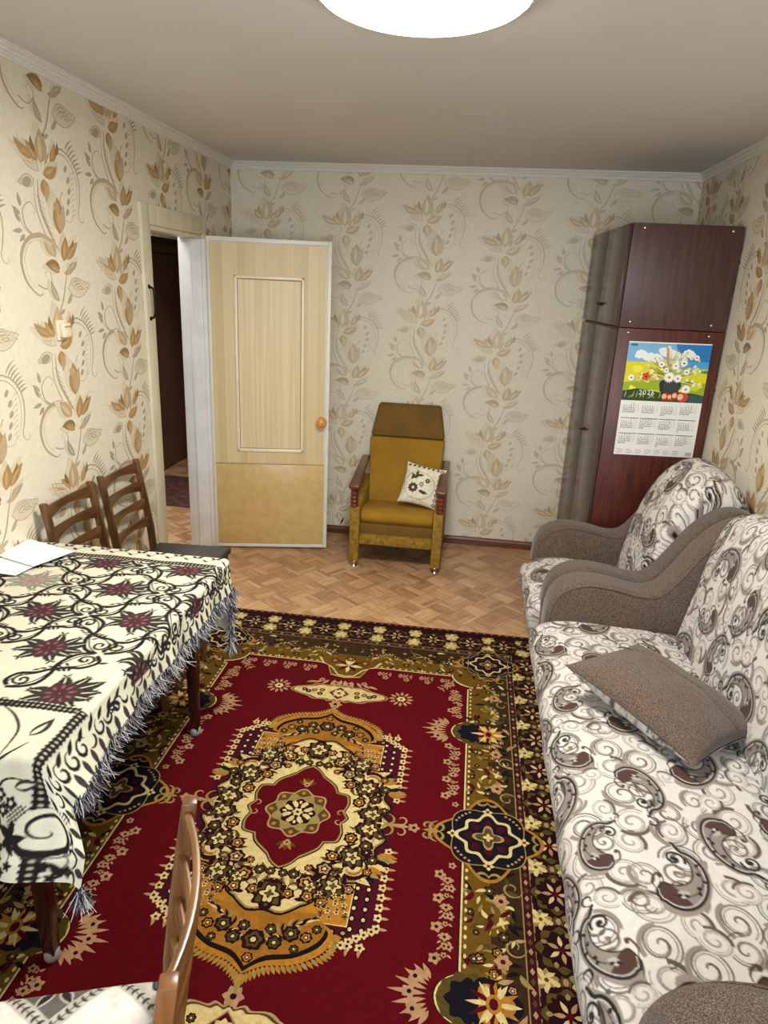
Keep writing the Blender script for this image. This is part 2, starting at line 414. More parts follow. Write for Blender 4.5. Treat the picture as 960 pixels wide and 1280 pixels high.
CREAM = mat('old_cream_paint', (214, 206, 178), .4, var=.07, scale=14, bump=.15, bscale=30, stretch=(1, 1, .3))
BROWNPAINT = wood('brown_skirting', (112, 62, 36), (78, 40, 22), .4, 'x')
# near wall with its window
m_ = MB(); m_.box(XL-.12, -.85, YN-.12, YN, 0, H).box(.85, XR+.12, YN-.12, YN, 0, H).box(-.85, .85, YN-.12, YN, 0, .85).box(-.85, .85, YN-.12, YN, 2.25, H)
struct(m_.build('wall_near', mat('near_wall_paper', WALLBG, .6, var=.05)))
w1 = struct(MB().box(-.85, .85, YN-.10, YN-.04, .85, .91).box(-.85, .85, YN-.10, YN-.04, 2.19, 2.25).box(-.85, -.79, YN-.10, YN-.04, .91, 2.19).box(.79, .85, YN-.10, YN-.04, .91, 2.19).box(-.03, .03, YN-.10, YN-.04, .91, 2.19).build('window_1', PAINT))
struct(MB().box(-.9, .9, YN-.02, YN+.16, .81, .845).build('window_sill', PAINT, bevel=.006))
# ceiling
struct(MB().box(XL-1.5, XR+.1, YN-.2, 8.0, H, H+.1).build('ceiling', PLASTER))
# cornice: three runs of stepped moulding
prof = [(0, 0), (.075, 0), (.075, -.012), (.062, -.018), (.062, -.026), (.045, -.030), (.040, -.042), (.024, -.050), (.022, -.058), (.014, -.064), (.014, -.078), (0, -.082)]
prof = [(a*.55, b*.55) for a, b in prof]
COR = mat('cornice_foam', (222, 220, 212), .5, var=.02)
struct(MB().prism([(XL+a, H+b) for a, b in prof], YN, YB, 'xz').build('trim_1', COR))
struct(MB().prism([(XR-a, H+b) for a, b in prof], YN, YB, 'xz').build('trim_2', COR))
struct(MB().prism([(YB-a, H+b) for a, b in prof], XL, XR, 'yz').build('trim_3', COR))
struct(MB().prism([(YB, 0), (YB-.022, 0), (YB-.022, .04), (YB-.014, .052), (YB, .056)], XL, XR, 'yz').build('baseboard_back', BROWNPAINT))
BPY = wood('brown_skirting_side', (112, 62, 36), (78, 40, 22), .4, 'y')
for nm, y0, y1, s, x in (('baseboard_left', YN, 3.41, 1, XL), ('baseboard_right', YN, YB, -1, XR)):
    struct(MB().prism([(x, 0), (x+s*.022, 0), (x+s*.022, .04), (x+s*.014, .052), (x, .056)], y0, y1, 'xz').build(nm, BPY))

# floor: linoleum printed with a diagonal basket of wood blocks
def floor_mat():
    m, t = newmat('linoleum_parquet_print', .34, 0, .45)
    tc = t.new('ShaderNodeTexCoord'); mp = t.new('ShaderNodeMapping'); mp.inputs['Rotation'].default_value = (0, 0, R(38)); mp.inputs['Scale'].default_value = (7.2, 7.2, 7.2)
    t.link(tc.outputs['Object'], mp.inputs[0])
    sp = t.new('ShaderNodeSeparateXYZ'); t.link(mp.outputs[0], sp.inputs[0])
    def M(op, a, b=None, c=None):
        n = t.new('ShaderNodeMath', operation=op)
        for i, v in enumerate((a, b, c)):
            if v is None: continue
            if isinstance(v, (int, float)): n.inputs[i].default_value = v
            else: t.link(v, n.inputs[i])
        return n.outputs[0]
    x, y = sp.outputs[0], sp.outputs[1]
    fx, fy = M('FLOOR', x), M('FLOOR', y)
    par = M('FLOORED_MODULO', M('ADD', fx, fy), 2.0)
    gx, gy = M('SUBTRACT', x, fx), M('SUBTRACT', y, fy)
    def mix(f, a, b): return M('ADD', M('MULTIPLY', a, M('SUBTRACT', 1.0, f)), M('MULTIPLY', b, f))
    s = mix(par, gx, gy); l = mix(par, gy, gx)
    # each block: a wide board and two narrow strips
    st = M('ADD', M('GREATER_THAN', s, .62), M('GREATER_THAN', s, .82))
    ed = M('MINIMUM', M('ABSOLUTE', M('SUBTRACT', s, .62)), M('ABSOLUTE', M('SUBTRACT', s, .82)))
    ed = M('MINIMUM', ed, M('MINIMUM', M('MINIMUM', gx, gy), M('MINIMUM', M('SUBTRACT', 1.0, gx), M('SUBTRACT', 1.0, gy))))
    cb = t.new('ShaderNodeCombineXYZ'); t.link(fx, cb.inputs[0]); t.link(fy, cb.inputs[1]); t.link(st, cb.inputs[2])
    wn = t.new('ShaderNodeTexWhiteNoise'); t.link(cb.outputs[0], wn.inputs[0])
    gr = t.new('ShaderNodeCombineXYZ'); t.link(M('MULTIPLY', s, 3.0), gr.inputs[0]); t.link(M('MULTIPLY', l, .6), gr.inputs[1]); t.link(M('MULTIPLY', wn.outputs[0], 30.0), gr.inputs[2])
    nz = t.new('ShaderNodeTexNoise'); nz.inputs['Scale'].default_value = 2.2; nz.inputs['Detail'].default_value = 5; t.link(gr.outputs[0], nz.inputs['Vector'])
    v = M('ADD', M('MULTIPLY', wn.outputs[0], .42), M('MULTIPLY', nz.outputs[0], .75))
    v = M('SUBTRACT', v, M('MULTIPLY', M('LESS_THAN', ed, .03), .14))
    rp = t.new('ShaderNodeValToRGB'); cr = rp.color_ramp
    cr.elements[0].position = .2; cr.elements[0].color = col4((134, 96, 66)); cr.elements[1].position = .95; cr.elements[1].color = col4((208, 170, 126))
    e = cr.elements.new(.55); e.color = col4((174, 134, 96))
    t.link(v, rp.inputs[0])
    n3 = t.new('ShaderNodeTexNoise'); n3.inputs['Scale'].default_value = 2.5; t.link(tc.outputs['Object'], n3.inputs['Vector'])
    t.link(rp.outputs[0], t.b.inputs['Base Color'])
    t.link(M('MULTIPLY_ADD', n3.outputs[0], .2, .25), t.b.inputs['Roughness'])
    return m
struct(MB().box(-4.2, XR+.1, YN-.2, 8.0, -.1, 0).build('floor', floor_mat()))

# hallway behind the door
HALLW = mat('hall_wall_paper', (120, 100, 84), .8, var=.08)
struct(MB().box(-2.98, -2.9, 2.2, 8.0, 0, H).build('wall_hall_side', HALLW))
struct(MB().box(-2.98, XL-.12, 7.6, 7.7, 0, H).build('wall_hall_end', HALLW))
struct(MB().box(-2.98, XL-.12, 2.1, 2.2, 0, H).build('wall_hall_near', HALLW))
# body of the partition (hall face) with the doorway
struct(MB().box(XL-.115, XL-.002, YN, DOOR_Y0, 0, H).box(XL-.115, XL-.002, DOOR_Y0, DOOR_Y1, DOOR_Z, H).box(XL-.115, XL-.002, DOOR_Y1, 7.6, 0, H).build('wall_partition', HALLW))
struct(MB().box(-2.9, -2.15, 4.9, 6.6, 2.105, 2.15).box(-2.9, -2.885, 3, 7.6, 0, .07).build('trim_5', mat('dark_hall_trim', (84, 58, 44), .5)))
hd = thing('hall_door', 'dark brown door panel seen in the dim hallway through the open doorway', 'door', (-2.895, 5.95, 0))
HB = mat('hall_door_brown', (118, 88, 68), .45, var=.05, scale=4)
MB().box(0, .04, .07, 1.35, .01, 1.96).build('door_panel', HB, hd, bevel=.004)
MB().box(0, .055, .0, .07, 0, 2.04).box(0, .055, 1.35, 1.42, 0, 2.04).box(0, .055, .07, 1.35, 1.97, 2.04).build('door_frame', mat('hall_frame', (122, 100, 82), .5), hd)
MB().lathe([(.02, 0), (.02, .012), (.009, .02), (.009, .05), (.026, .055), (.028, .075), (.015, .088), (0.001, .09)], (.04, 1.12, .87), 14, 'x').build('knob', mat('black_metal', (25, 22, 22), .3, .5), hd, smooth=True)
tb = thing('tube_lamp', 'long pale tube lamp fixed under a shelf high up in the dark hallway', 'lamp', (-2.42, 5.42, 2.075), R(90))
MB().box(-.5, .5, -.035, .035, 0, .03).build('housing', PAINT, tb, bevel=.004)
MB().tube([(-.48, 0, -.014), (.48, 0, -.014)], .013, 10).build('tube', mat('dull_glass', (215, 205, 198), .3), tb, smooth=True)
hr = tag(MB().box(-.45, .45, -.42, .42, 0, .008).build('hall_rug', mat('dark_rug', (96, 58, 46), .95, c2=(52, 34, 28), scale=16), bevel=.002), 'small dark patterned rug on the hallway floor behind the doorway', 'rug')
hr.location = (-2.42, 5.45, 0.0)

# door frame: architrave, jambs
OW = .095
fr = MB()
for (y0, y1, z0, z1) in ((DOOR_Y0-OW, DOOR_Y0, 0, DOOR_Z+OW), (DOOR_Y1, DOOR_Y1+OW*.55, 0, DOOR_Z+OW), (DOOR_Y0, DOOR_Y1, DOOR_Z, DOOR_Z+OW)):
    fr.box(XL, XL+.018, y0, y1, z0, z1)
struct(fr.build('trim_4', CREAM, bevel=.004))
j = MB().box(XL-.125, XL+.004, DOOR_Y0, DOOR_Y0+.022, 0, DOOR_Z).box(XL-.125, XL+.004, DOOR_Y0, DOOR_Y1, DOOR_Z-.022, DOOR_Z)
j.box(XL-.06, XL-.045, DOOR_Y0+.022, DOOR_Y0+.036, 0, DOOR_Z-.02)
struct(j.build('trim_6', CREAM, bevel=.002))
j2 = MB().box(XL-.135, XL+.006, DOOR_Y1-.022, DOOR_Y1, 0.03, DOOR_Z-.022).box(XL-.07, XL-.05, DOOR_Y1-.034, DOOR_Y1-.022, 0.03, DOOR_Z-.022).box(XL+.006, XL+.03, DOOR_Y1-.012, DOOR_Y1+.01, .03, DOOR_Z-.022)
struct(j2.build('trim_7', PAINT, bevel=.003))
# latch pull on the frame
lk = thing('frame_pull', 'slim black metal pull screwed to the cream door frame', 'handle', (XL+.018, 3.463, 1.64))
BLK = mat('black_iron', (28, 24, 22), .35, .7)
MB().tube(spline([(0, 0, -.075), (.022, 0, -.066), (.026, 0, 0), (.022, 0, .066), (0, 0, .075)], 18), .006, 8).build('grip', BLK, lk, smooth=True)
for s in (-1, 1): MB().lathe([(.011, 0), (.011, .004), (.004, .006)], (0, 0, s*.078), 10, 'x').build('fixing', BLK, lk)

# ---- the open door leaf
DA = math.atan2(4.415-4.255, .759)
d1 = bpy.data.objects.new('door_1', None); C.objects.link(d1); d1.location = (XL+.012, 4.258, 0); d1.rotation_euler = (0, 0, DA); struct(d1)
DW, DH = .765, 2.015
def stripes():
    m, t = newmat('yellow_veneer', .38, 0, .4)
    tc = t.new('ShaderNodeTexCoord'); mp = t.new('ShaderNodeMapping'); mp.inputs['Scale'].default_value = (26, 26, .35); t.link(tc.outputs['Object'], mp.inputs[0])
    a = t.new('ShaderNodeTexVoronoi', voronoi_dimensions='1D'); sp = t.new('ShaderNodeSeparateXYZ'); t.link(mp.outputs[0], sp.inputs[0]); t.link(sp.outputs[0], a.inputs['W']); a.inputs['Scale'].default_value = .8
    n = t.new('ShaderNodeTexNoise'); n.inputs['Scale'].default_value = 3; n.inputs['Detail'].default_value = 5; t.link(mp.outputs[0], n.inputs['Vector'])
    ad = t.new('ShaderNodeMath', operation='MULTIPLY_ADD'); sc = t.new('ShaderNodeSeparateColor'); t.link(a.outputs['Color'], sc.inputs[0])
    t.link(sc.outputs[0], ad.inputs[0]); ad.inputs[1].default_value = .45
    h = t.new('ShaderNodeMath', operation='MULTIPLY'); t.link(n.outputs[0], h.inputs[0]); h.inputs[1].default_value = .6; t.link(h.outputs[0], ad.inputs[2])
    r = t.new('ShaderNodeValToRGB'); r.color_ramp.elements[0].position = .15; r.color_ramp.elements[0].color = col4((200, 176, 126)); r.color_ramp.elements[1].position = .85; r.color_ramp.elements[1].color = col4((220, 202, 160))
    t.link(ad.outputs[0], r.inputs[0]); t.link(r.outputs[0], t.b.inputs['Base Color'])
    return m
VEN = stripes()
MB().box(0, DW, 0, .034, .012, DH).build('panel_core', mat('door_edge', (226, 226, 216), .4, var=.04), d1, bevel=.003)
MB().box(.024, DW-.03, -.004, 0, .606, DH-.03).build('upper_veneer', VEN, d1)
MB().box(.018, DW-.026, -.006, 0, .035, .605).build('lower_panel', mat('yellow_hardboard', (208, 180, 120), .3, c2=(198, 168, 106), scale=18, bump=.05), d1, bevel=.002)
fm = MB().box(0, .022, -.009, 0, .012, DH).box(DW-.024, DW, -.009, 0, .012, DH).box(.022, DW-.024, -.009, 0, .012, .034).box(.022, DW-.024, -.009, 0, DH-.026, DH)
fm.build('edge_frame', mat('door_white_paint', (224, 224, 214), .35, var=.04), d1, bevel=.002)
mo = MB(); a0, a1, z0, z1 = .165, .600, .69, 1.80
for (x0, x1, y0, y1) in ((a0, a0+.02, z0, z1), (a1-.02, a1, z0, z1), (a0, a1, z0, z0+.022), (a0, a1, z1-.02, z1)): mo.box(x0, x1, -.016, -.003, y0, y1)
mo.build('moulding', mat('moulding_paint', (236, 226, 196), .3, var=.04), d1, bevel=.005)
MB().box(a0+.019, a1-.019, -.0072, -.003, z0+.021, z0+.026).box(a0+.019, a1-.019, -.0072, -.003, z1-.025, z1-.02).box(a0+.019, a0+.023, -.0072, -.003, z0+.02, z1-.02).box(a1-.024, a1-.019, -.0072, -.003, z0+.02, z1-.02).box(.022, DW-.026, -.0075, -.003, .604, .608).build('panel_groove', mat('groove_shadow_line', (150, 128, 96), .6), d1)
MB().box(a0+.02, a1-.02, -.0065, -.003, z0+.022, z1-.02).build('inner_panel', mat('pale_ply', (226, 208, 166), .4, c2=(214, 192, 146), scale=60, stretch=(1, 1, .02), detail=2), d1)
kn = MB().lathe([(.030, 0), (.030, -.006), (.012, -.010), (.012, -.03), (.026, -.036), (.034, -.05), (.030, -.066), (.012, -.074), (.001, -.074)], (.718, -.006, .905), 24, 'y')
kn.build('door_knob', mat('varnished_wood_knob', (232, 168, 84), .2, c2=(200, 130, 54), scale=60), d1, smooth=True, ang=80)
for z in (.28, 1.72): MB().lathe([(.008, -.05), (.008, .05)], (.0, -.006, z), 10).build('hinge', PAINT, d1)

# outlet on left wall
ou = thing('wall_socket', 'small cream plastic fitting on the flowered wall near the chairs', 'socket', (XL, 2.685, 1.545))
PLA = mat('cream_plastic', (226, 214, 186), .35, var=.02)
MB().box(0, .012, -.034, .034, -.04, .04).build('back_plate', PLA, ou, bevel=.004)
MB().box(.012, .034, -.026, .026, -.028, .03).build('cap', PLA, ou, bevel=.006)
MB().box(.034, .036, -.022, .022, .012, .018).build('slot', mat('tan_line', (196, 150, 110), .5), ou)

# ceiling lamp
cl = thing('ceiling_lamp', 'round white glowing lamp flush on the ceiling', 'lamp', (-.20, 2.02, H))
MB().lathe([(.285, 0), (.29, -.012), (.285, -.03), (.27, -.034)], (0, 0, 0), 48).build('base_ring', PAINT, cl, smooth=True)
pr = [(.27, -.03)]+[(.272*cos(t), -.03-.045*sin(t)) for t in np.linspace(.1, pi/2-.02, 9)]
MB().lathe(pr, (0, 0, 0), 48).build('diffuser', mat('lit_diffuser', (255, 252, 244), .4, emit=LAMP_EMIT, var=0), cl, smooth=True)
#PART3
# ------------------------------------------------------------------ the red carpet (drawn for one quarter, mirrored four ways)
K_CRIM, K_MAR, K_OCH, K_GOLD, K_CRM = (80, 2, 11), (34, 7, 13), (92, 66, 16), (156, 104, 32), (194, 172, 116)
K_DK, K_OLV, K_PNK, K_NAVY, K_LG, K_RED = (20, 10, 11), (74, 60, 26), (160, 122, 88), (16, 14, 24), (136, 116, 64), (70, 5, 18)
CW, CL = 1.005, 1.475
def rosette(A, x, y, r, rot=0):
    A.polar(lambda t: r*(1+.07*cos(12*t)), K_MAR, 48, 3, x, y); A.polar(lambda t: r*.86*(1+.10*cos(8*t)), K_OLV, 48, 4, x, y)
    A.polar(lambda t: r*.70*(1+.12*cos(8*t+pi)), K_MAR, 40, 5, x, y)
    for k in range(8): A.ell(x+cos(rot+k*pi/4)*r*.66, y+sin(rot+k*pi/4)*r*.66, r*.12, r*.09, K_MAR if k % 2 else K_LG, 7, k*pi/4, lv=6)
    for k in range(6): A.leaf(x+cos(rot+k*pi/3)*r*.12, y+sin(rot+k*pi/3)*r*.12, rot+k*pi/3, r*.44, r*.17, K_PNK if k % 2 else K_CRM, lv=6, n=5)
    A.ell(x, y, r*.12, r*.12, K_CRIM, 8, lv=7)
def sprig(A, x, y, s, ang, c=K_PNK):
    for k in range(3): A.flower(x+cos(ang)*s*k*1.1, y+sin(ang)*s*k*1.1, s*(.62-.12*k), 5, c, K_MAR, ang, lv=12)
    for k in range(4):
        for q in (-1, 1): A.leaf(x+cos(ang)*s*(k*.8-.3)+sin(ang)*q*s*.35, y+sin(ang)*s*(k*.8-.3)-cos(ang)*q*s*.35, ang-q*.9, s*.62, s*.26, c, lv=12, n=5)
def palmette(A, x, y, s, ang, c=K_CRM):
    A.push(x, y, ang, s)
    A.polar(lambda t: .62*(1+.2*cos(3*t)), K_NAVY, 40, 14); A.polar(lambda t: .46*(1+.22*cos(3*t)), K_GOLD, 40, 15)
    for k in range(9):
        a = -pi*.62+k*pi*1.24/8; A.leaf(.1*cos(a), .1*sin(a), a, .62-.16*abs(cos(a*.9)-1), .15, c if k % 2 == 0 else K_GOLD, lv=16, n=6); A.leaf(-.1*cos(a), .1*sin(a), pi-a, .62-.16*abs(cos(a*.9)-1), .13, c if k % 2 == 0 else K_RED, lv=16, n=6)
    A.ell(0, 0, .20, .26, K_GOLD, 10, lv=17); A.ell(0, 0, .12, .16, K_RED, 8, lv=18)
    A.pop()
def comma(A, x, y, r, a0, c1, c2, lv=5, sg=1):
    """feathered crescent"""
    A.arc(x, y, r, r*.82, a0, a0+sg*pi*1.1, r*.42, c1, 16, 'end', lv)
    for k in range(9):
        a = a0+sg*k*pi*1.05/9; A.leaf(x+cos(a)*r*1.05, y+sin(a)*r*1.05, a+sg*.5, r*.26, r*.12, c2, lv=lv, n=4)
def small_flower(A, x, y, r, lv=5, c=None):
    A.polar(lambda t: r*(1+.10*cos(7*t+x*90)), K_MAR, 30, lv, x, y); A.polar(lambda t: r*.66*(1+.16*cos(5*t+y*90)), c or random.choice([K_PNK, K_OLV, K_GOLD, K_OLV]), 30, lv+1, x, y); A.polar(lambda t: r*.42*(1+.16*cos(5*t+y*90)), K_MAR, 22, lv+2, x, y)
    A.ell(x, y, r*.25, r*.25, K_CRM if c is None else K_RED, 7, lv=lv+3)
def quarter(A):
    rnd = random.Random(5)
    # --- outer edge, rosette strip, inner bands
    A.poly([(0, 0), (CW, 0), (CW, CL), (0, CL)], (70, 8, 20), 0)
    A.poly([(0, 0), (CW-.018, 0), (CW-.018, CL-.018), (0, CL-.018)], K_MAR, 1)
    for k in range(38): A.ell(CW-.009, .02+.04*k, .005, .009, K_LG, 6, lv=1)
    for k in range(26): A.ell(.02+.04*k, CL-.009, .009, .005, K_LG, 6, lv=1)
    def strip(cxy, tang):
        pass
    ys = [0.0, .195, .385, .575, .765, .96, 1.17]
    for i, v in enumerate(ys):
        rosette(A, .868, v, .080, 0 if i % 2 else .39)
        m = v+.097
        if i < len(ys)-1:
            for q, w in ((-1, .8), (1, 1)):
                cx = .868+q*.052
                A.polar(lambda t: .036*w*(1+.25*cos(5*t+1)), K_LG, 30, 2, cx, m); A.polar(lambda t: .022*w*(1+.3*cos(5*t)), K_CRM, 24, 3, cx, m)
                for k in range(5): A.ell(cx+.026*cos(k*1.257+.3), m+.026*sin(k*1.257+.3), .013, .009, K_CRM, 7, k*1.257+.3, lv=3)
                A.ell(cx, m, .007, .007, K_OLV, 6, lv=4)
            A.ell(.868, m, .016, .022, K_OLV, 8, lv=3); A.ell(.868, m, .008, .012, K_PNK, 8, lv=4)
    for i, u in enumerate([0.0, .195, .39, .585, .76]):
        rosette(A, u, 1.345, .074, 0); m = u+.097
        for q in (-1, 1):
            cy = 1.345+q*.046
            A.polar(lambda t: .038*(1+.25*cos(5*t+1)), K_LG, 30, 2, m, cy); A.polar(lambda t: .022*(1+.3*cos(5*t)), K_CRM, 24, 3, m, cy)
            for k in range(5): A.ell(m+.026*cos(k*1.257+.3), cy+.026*sin(k*1.257+.3), .013, .009, K_CRM, 7, k*1.257+.3, lv=3)
    rosette(A, .90, 1.37, .07)
    # diamond band and cream guide line
    A.poly([(0, 0), (.797, 0), (.797, 1.262), (0, 1.262)], K_LG, 2); A.poly([(0, 0), (.793, 0), (.793, 1.258), (0, 1.258)], (52, 12, 20), 3)
    for k in range(42): A.poly([(.780, .030*k+.004), (.787, .030*k+.015), (.780, .030*k+.026), (.773, .030*k+.015)], K_PNK if k % 2 else K_OLV, 4)
    for k in range(26): A.poly([(.030*k+.004, 1.245), (.030*k+.015, 1.252), (.030*k+.026, 1.245), (.030*k+.015, 1.238)], K_PNK if k % 2 else K_OLV, 4)
    A.poly([(0, 0), (.767, 0), (.767, 1.232), (0, 1.232)], K_LG, 4); A.poly([(0, 0), (.763, 0), (.763, 1.228), (0, 1.228)], (50, 34, 18), 5)
    # ochre main border with scalloped inner half
    edge = []
    n = 60
    A.poly([(0, 0), (.668, 0), (.668, 1.10), (0, 1.10)], K_OCH, 6)
    for v, r in ((.30, .075), (.46, .06), (.72, .07), (.88, .075)):
        A.ell(.672, v, r*.72, r, K_OCH, 20, lv=6)
        comma(A, .655, v, r*.75, -pi/2 if v in (.30, .72) else pi/2, K_LG, K_CRM, 7, 1 if v in (.30, .72) else -1)
    for u, r in ((.18, .06), (.34, .07), (.50, .06)):
        A.ell(u, 1.11, r, r*.7, K_OCH, 20, lv=6); comma(A, u, 1.10, r*.7, 0, K_LG, K_CRM, 7, 1)
    for k in range(150):   # little flowers and leaves in the border
        if k < 90: u, v = rnd.uniform(.60, .755), rnd.uniform(.16, 1.2)
        else: u, v = rnd.uniform(.05, .6), rnd.uniform(1.02, 1.215)
        rr = rnd.uniform(.010, .019)
        if k % 3 == 0: small_flower(A, u, v, rr, 8)
        else:
            a = rnd.uniform(0, 6.28)
            A.leaf(u, v, a, rr*3, rr, rnd.choice([K_LG, K_PNK, K_OLV, K_RED, K_DK]), rnd.uniform(-1.5, 1.5), lv=8, n=6)
            A.leaf(u, v, a+2, rr*2.4, rr*.8, rnd.choice([K_LG, K_CRM, K_OLV, K_DK]), rnd.uniform(-1.5, 1.5), lv=8, n=6)
    for v in (.20, .40, .80, 1.0):
        A.arc(.735, v, .035, .008, 0, 7, .007, K_LG, 20, True, 8)
        A.flower(.70, v+.05, .026, 6, K_PNK, K_RED, lv=9)
    # --- the crimson field with its white outline
    def fieldpoly(o):
        # top edge bump at u=0 and side bump at v=.575
        P = [(0, 0), (.578+o, 0), (.578+o, .50)]
        P += [(.60+o-.085*cos(a), .575+.072*sin(a)) for a in np.linspace(-1.15, 1.15, 12)]
        P += [(.578+o, .65), (.578+o, .90)]
        P += [(.60+o-.10*cos(a), 1.02+o-.10*sin(a)) for a in np.linspace(pi/2, 0, 10)]
        P += [(.5, 1.0+o), (.14, 1.0+o), (.10, .985+o), (.07, .90+o), (.0, .885+o)]
        return P
    A.poly([(0, 0), (.60, 0), (.60, .93), (0, .93)], K_OCH, 7) if 0 else None
    A.poly(fieldpoly(.006), K_CRM, 8); A.poly(fieldpoly(.0), K_DK, 9); A.poly(fieldpoly(-.004), K_CRIM, 10)
    for k in range(30):
        v = .06+.03*k
        if not .49 < v < .66 and v < .9: A.ell(.594, v, .005, .008, K_CRM, 6, lv=9)
    for k in range(12): A.ell(.16+.03*k, 1.016, .008, .005, K_CRM, 6, lv=9)
    # sprigs hugging the field edge
    for v in (.20, .30, .40, .74, .84): sprig(A, .535, v, .026, pi/2 if v < .5 else -pi/2)
    for v in (.16, .25, .35, .45, .70, .79): A.flower(.51, v+.02, .020, 5, K_PNK, K_MAR, lv=12); A.flower(.548, v-.02, .014, 5, K_PNK, K_MAR, lv=12)
    for u in (.16, .26, .36, .46): sprig(A, u, .955, .022, 0); A.flower(u+.03, .925, .016, 5, K_PNK, K_MAR, lv=12)
    sprig(A, .50, .93, .028, -2.3); sprig(A, .52, .87, .026, -pi/2)
    # side palmettes at v=.575 spray into the field
    A.polar(lambda t: .075*(1+.08*cos(10*t)), K_OLV, 48, 11, .60, .575); A.polar(lambda t: .058*(1+.12*cos(8*t)), K_NAVY, 40, 12, .605, .575)
    A.push(.665, .575, pi, 1); 
    A.pop()
    palmette(A, .672, .575, .105, 0)
    for sh in A.sh[-1:]: pass
    for k in range(9):
        a = pi+(k-4)*.26; L = .05+.014*(4-abs(k-4)); A.leaf(.515+cos(a)*.02, .575+sin(a)*.05, a, L, .016, K_PNK, lv=12, n=5)
    for q in (-1, 0, 1): A.flower(.45+.012*abs(q), .575+q*.045, .022, 5, K_PNK, K_MAR, lv=12)
    # side medallion (u=.662,v=0), corner medallion (.672,1.14), end bump (0,1.02)
    def med(cx, cy, s, ax=1, ay=1):
        A.push(cx, cy, 0, s)
        A.polar(lambda t: 1.13*(.80+.30*abs(cos(2*t))**3), K_GOLD, 96, 11); A.polar(lambda t: 1.05*(.80+.30*abs(cos(2*t))**3), K_DK, 96, 12)
        A.polar(lambda t: .94*(.85+.20*abs(sin(2*t))**2), K_LG, 96, 13); A.polar(lambda t: .91*(.85+.20*abs(sin(2*t))**2), K_NAVY, 96, 14)
        A.polar(lambda t: .76*(.86+.09*cos(8*t)+.06*cos(4*t)), K_CRM, 96, 15); A.polar(lambda t: .66*(.86+.10*cos(8*t)+.06*cos(4*t)), K_NAVY, 96, 16); A.polar(lambda t: .52*(.86+.14*cos(8*t)), (60, 8, 20), 96, 16)
        A.polar(lambda t: .42*(.85+.15*cos(8*t+pi)), K_NAVY, 80, 17); A.polar(lambda t: .30*(.9+.3*cos(4*t)), K_PNK, 60, 18); A.polar(lambda t: .24*(.9+.3*cos(4*t)), K_OLV, 60, 19)
        A.polar(lambda t: .10*(.9+.3*cos(4*t)), K_CRM, 30, 20)
        for k in range(4):
            a = k*pi/2; A.flower(cos(a)*.80, sin(a)*.80, .12, 4, K_CRM, K_RED, a, lv=16)
            for q in (-1, 1):
                A.arc(cos(a)*1.12+sin(a)*q*.16, sin(a)*1.12-cos(a)*q*.16, .16, .05, a+q*pi*.5, a+q*pi*1.7, .07, K_LG, 12, True, 13)
            for q in range(-2, 3): A.ell(cos(a+.785+q*.13)*.83, sin(a+.785+q*.13)*.83, .035, .035, K_PNK, 6, lv=16)
        A.pop()
    med(.664, 0, .152)
    med(.676, 1.143, .122)
    for q in (0,):   # tips of the side medallion
        A.arc(.49, .012, .035, .01, pi*.5, pi*1.6, .012, K_LG, 12, True, 13); A.arc(.455, .02, .022, .006, 0, 4.4, .008, K_LG, 12, True, 13)
        A.leaf(.50, 0, pi, .06, .02, K_LG, lv=13)
    A.polar(lambda t: .085*(1+.1*cos(10*t)), K_OCH, 60, 11, 0, 1.0) if 0 else None
    A.push(0, 1.03, 0, 1)
    A.poly([(0, -.135), (.04, -.125), (.075, -.07), (.13, -.03), (.16, .02), (0, .04)], K_CRM, 9)
    A.poly([(0, -.128), (.037, -.118), (.070, -.064), (.125, -.024), (.15, .03), (0, .05)], K_OCH, 10)
    for k in range(5): A.leaf(.0, -.03, -pi/2+k*pi/4*.9, .07, .022, K_CRM if k % 2 == 0 else K_RED, lv=12, n=5)
    small_flower(A, .075, .0, .02, 12); small_flower(A, 0, .03, .024, 12)
    A.pop()
    for k in range(5): A.leaf(.01+.028*k, .86-.004*k*k*.4, -pi/2+.3*k, .05, .016, K_PNK, lv=12, n=5)
    A.flower(.03, .83, .02, 5, K_PNK, K_MAR, lv=12); A.flower(.10, .85, .016, 5, K_PNK, K_MAR, lv=12)
    # --- small cartouche at v=.755 and rosettes
    A.polar(lambda t: 1/math.sqrt((cos(t)/.212)**2+(sin(t)/.066)**2)*(1+.07*cos(12*t)), K_PNK, 96, 11, 0, .752)
    A.polar(lambda t: 1/math.sqrt((cos(t)/.205)**2+(sin(t)/.060)**2)*(1+.07*cos(12*t)), K_OLV, 96, 12, 0, .752)
    A.polar(lambda t: 1/math.sqrt((cos(t)/.198)**2+(sin(t)/.054)**2)*(1+.07*cos(12*t)), K_CRM, 96, 13, 0, .752)
    A.poly([(0, .70), (.05, .752), (0, .804), (-.05, .752)], K_PNK, 14); A.poly([(0, .706), (.044, .752), (0, .798), (-.044, .752)], K_RED, 15); A.flower(0, .752, .03, 8, K_CRM, K_OLV, lv=16)
    for x, y in ((.08, .765), (.085, .735), (.115, .757), (.14, .745), (.16, .757)): small_flower(A, x, y, .013, 14)
    A.arc(.17, .752, .02, .008, 0, 5, .005, K_OLV, 10, True, 14)
    for k in range(12):
        a = k*pi/6; A.leaf(.283+cos(a)*.026, .762+sin(a)*.026, a, .032, .014, K_PNK, lv=12, n=5)
    A.flower(.283, .762, .022, 6, K_CRM, K_MAR, lv=13)
    A.leaf(0, .695, -pi/2, .05, .02, K_PNK, lv=12)
    A.flower(0, .665, .03, 6, K_PNK, K_MAR, lv=12)
    # --- great medallion
    # lace corners
    A.poly([(0, 0), (.335, 0), (.335, .40), (.30, .46), (.20, .475), (0, .475)], (64, 8, 26), 12)
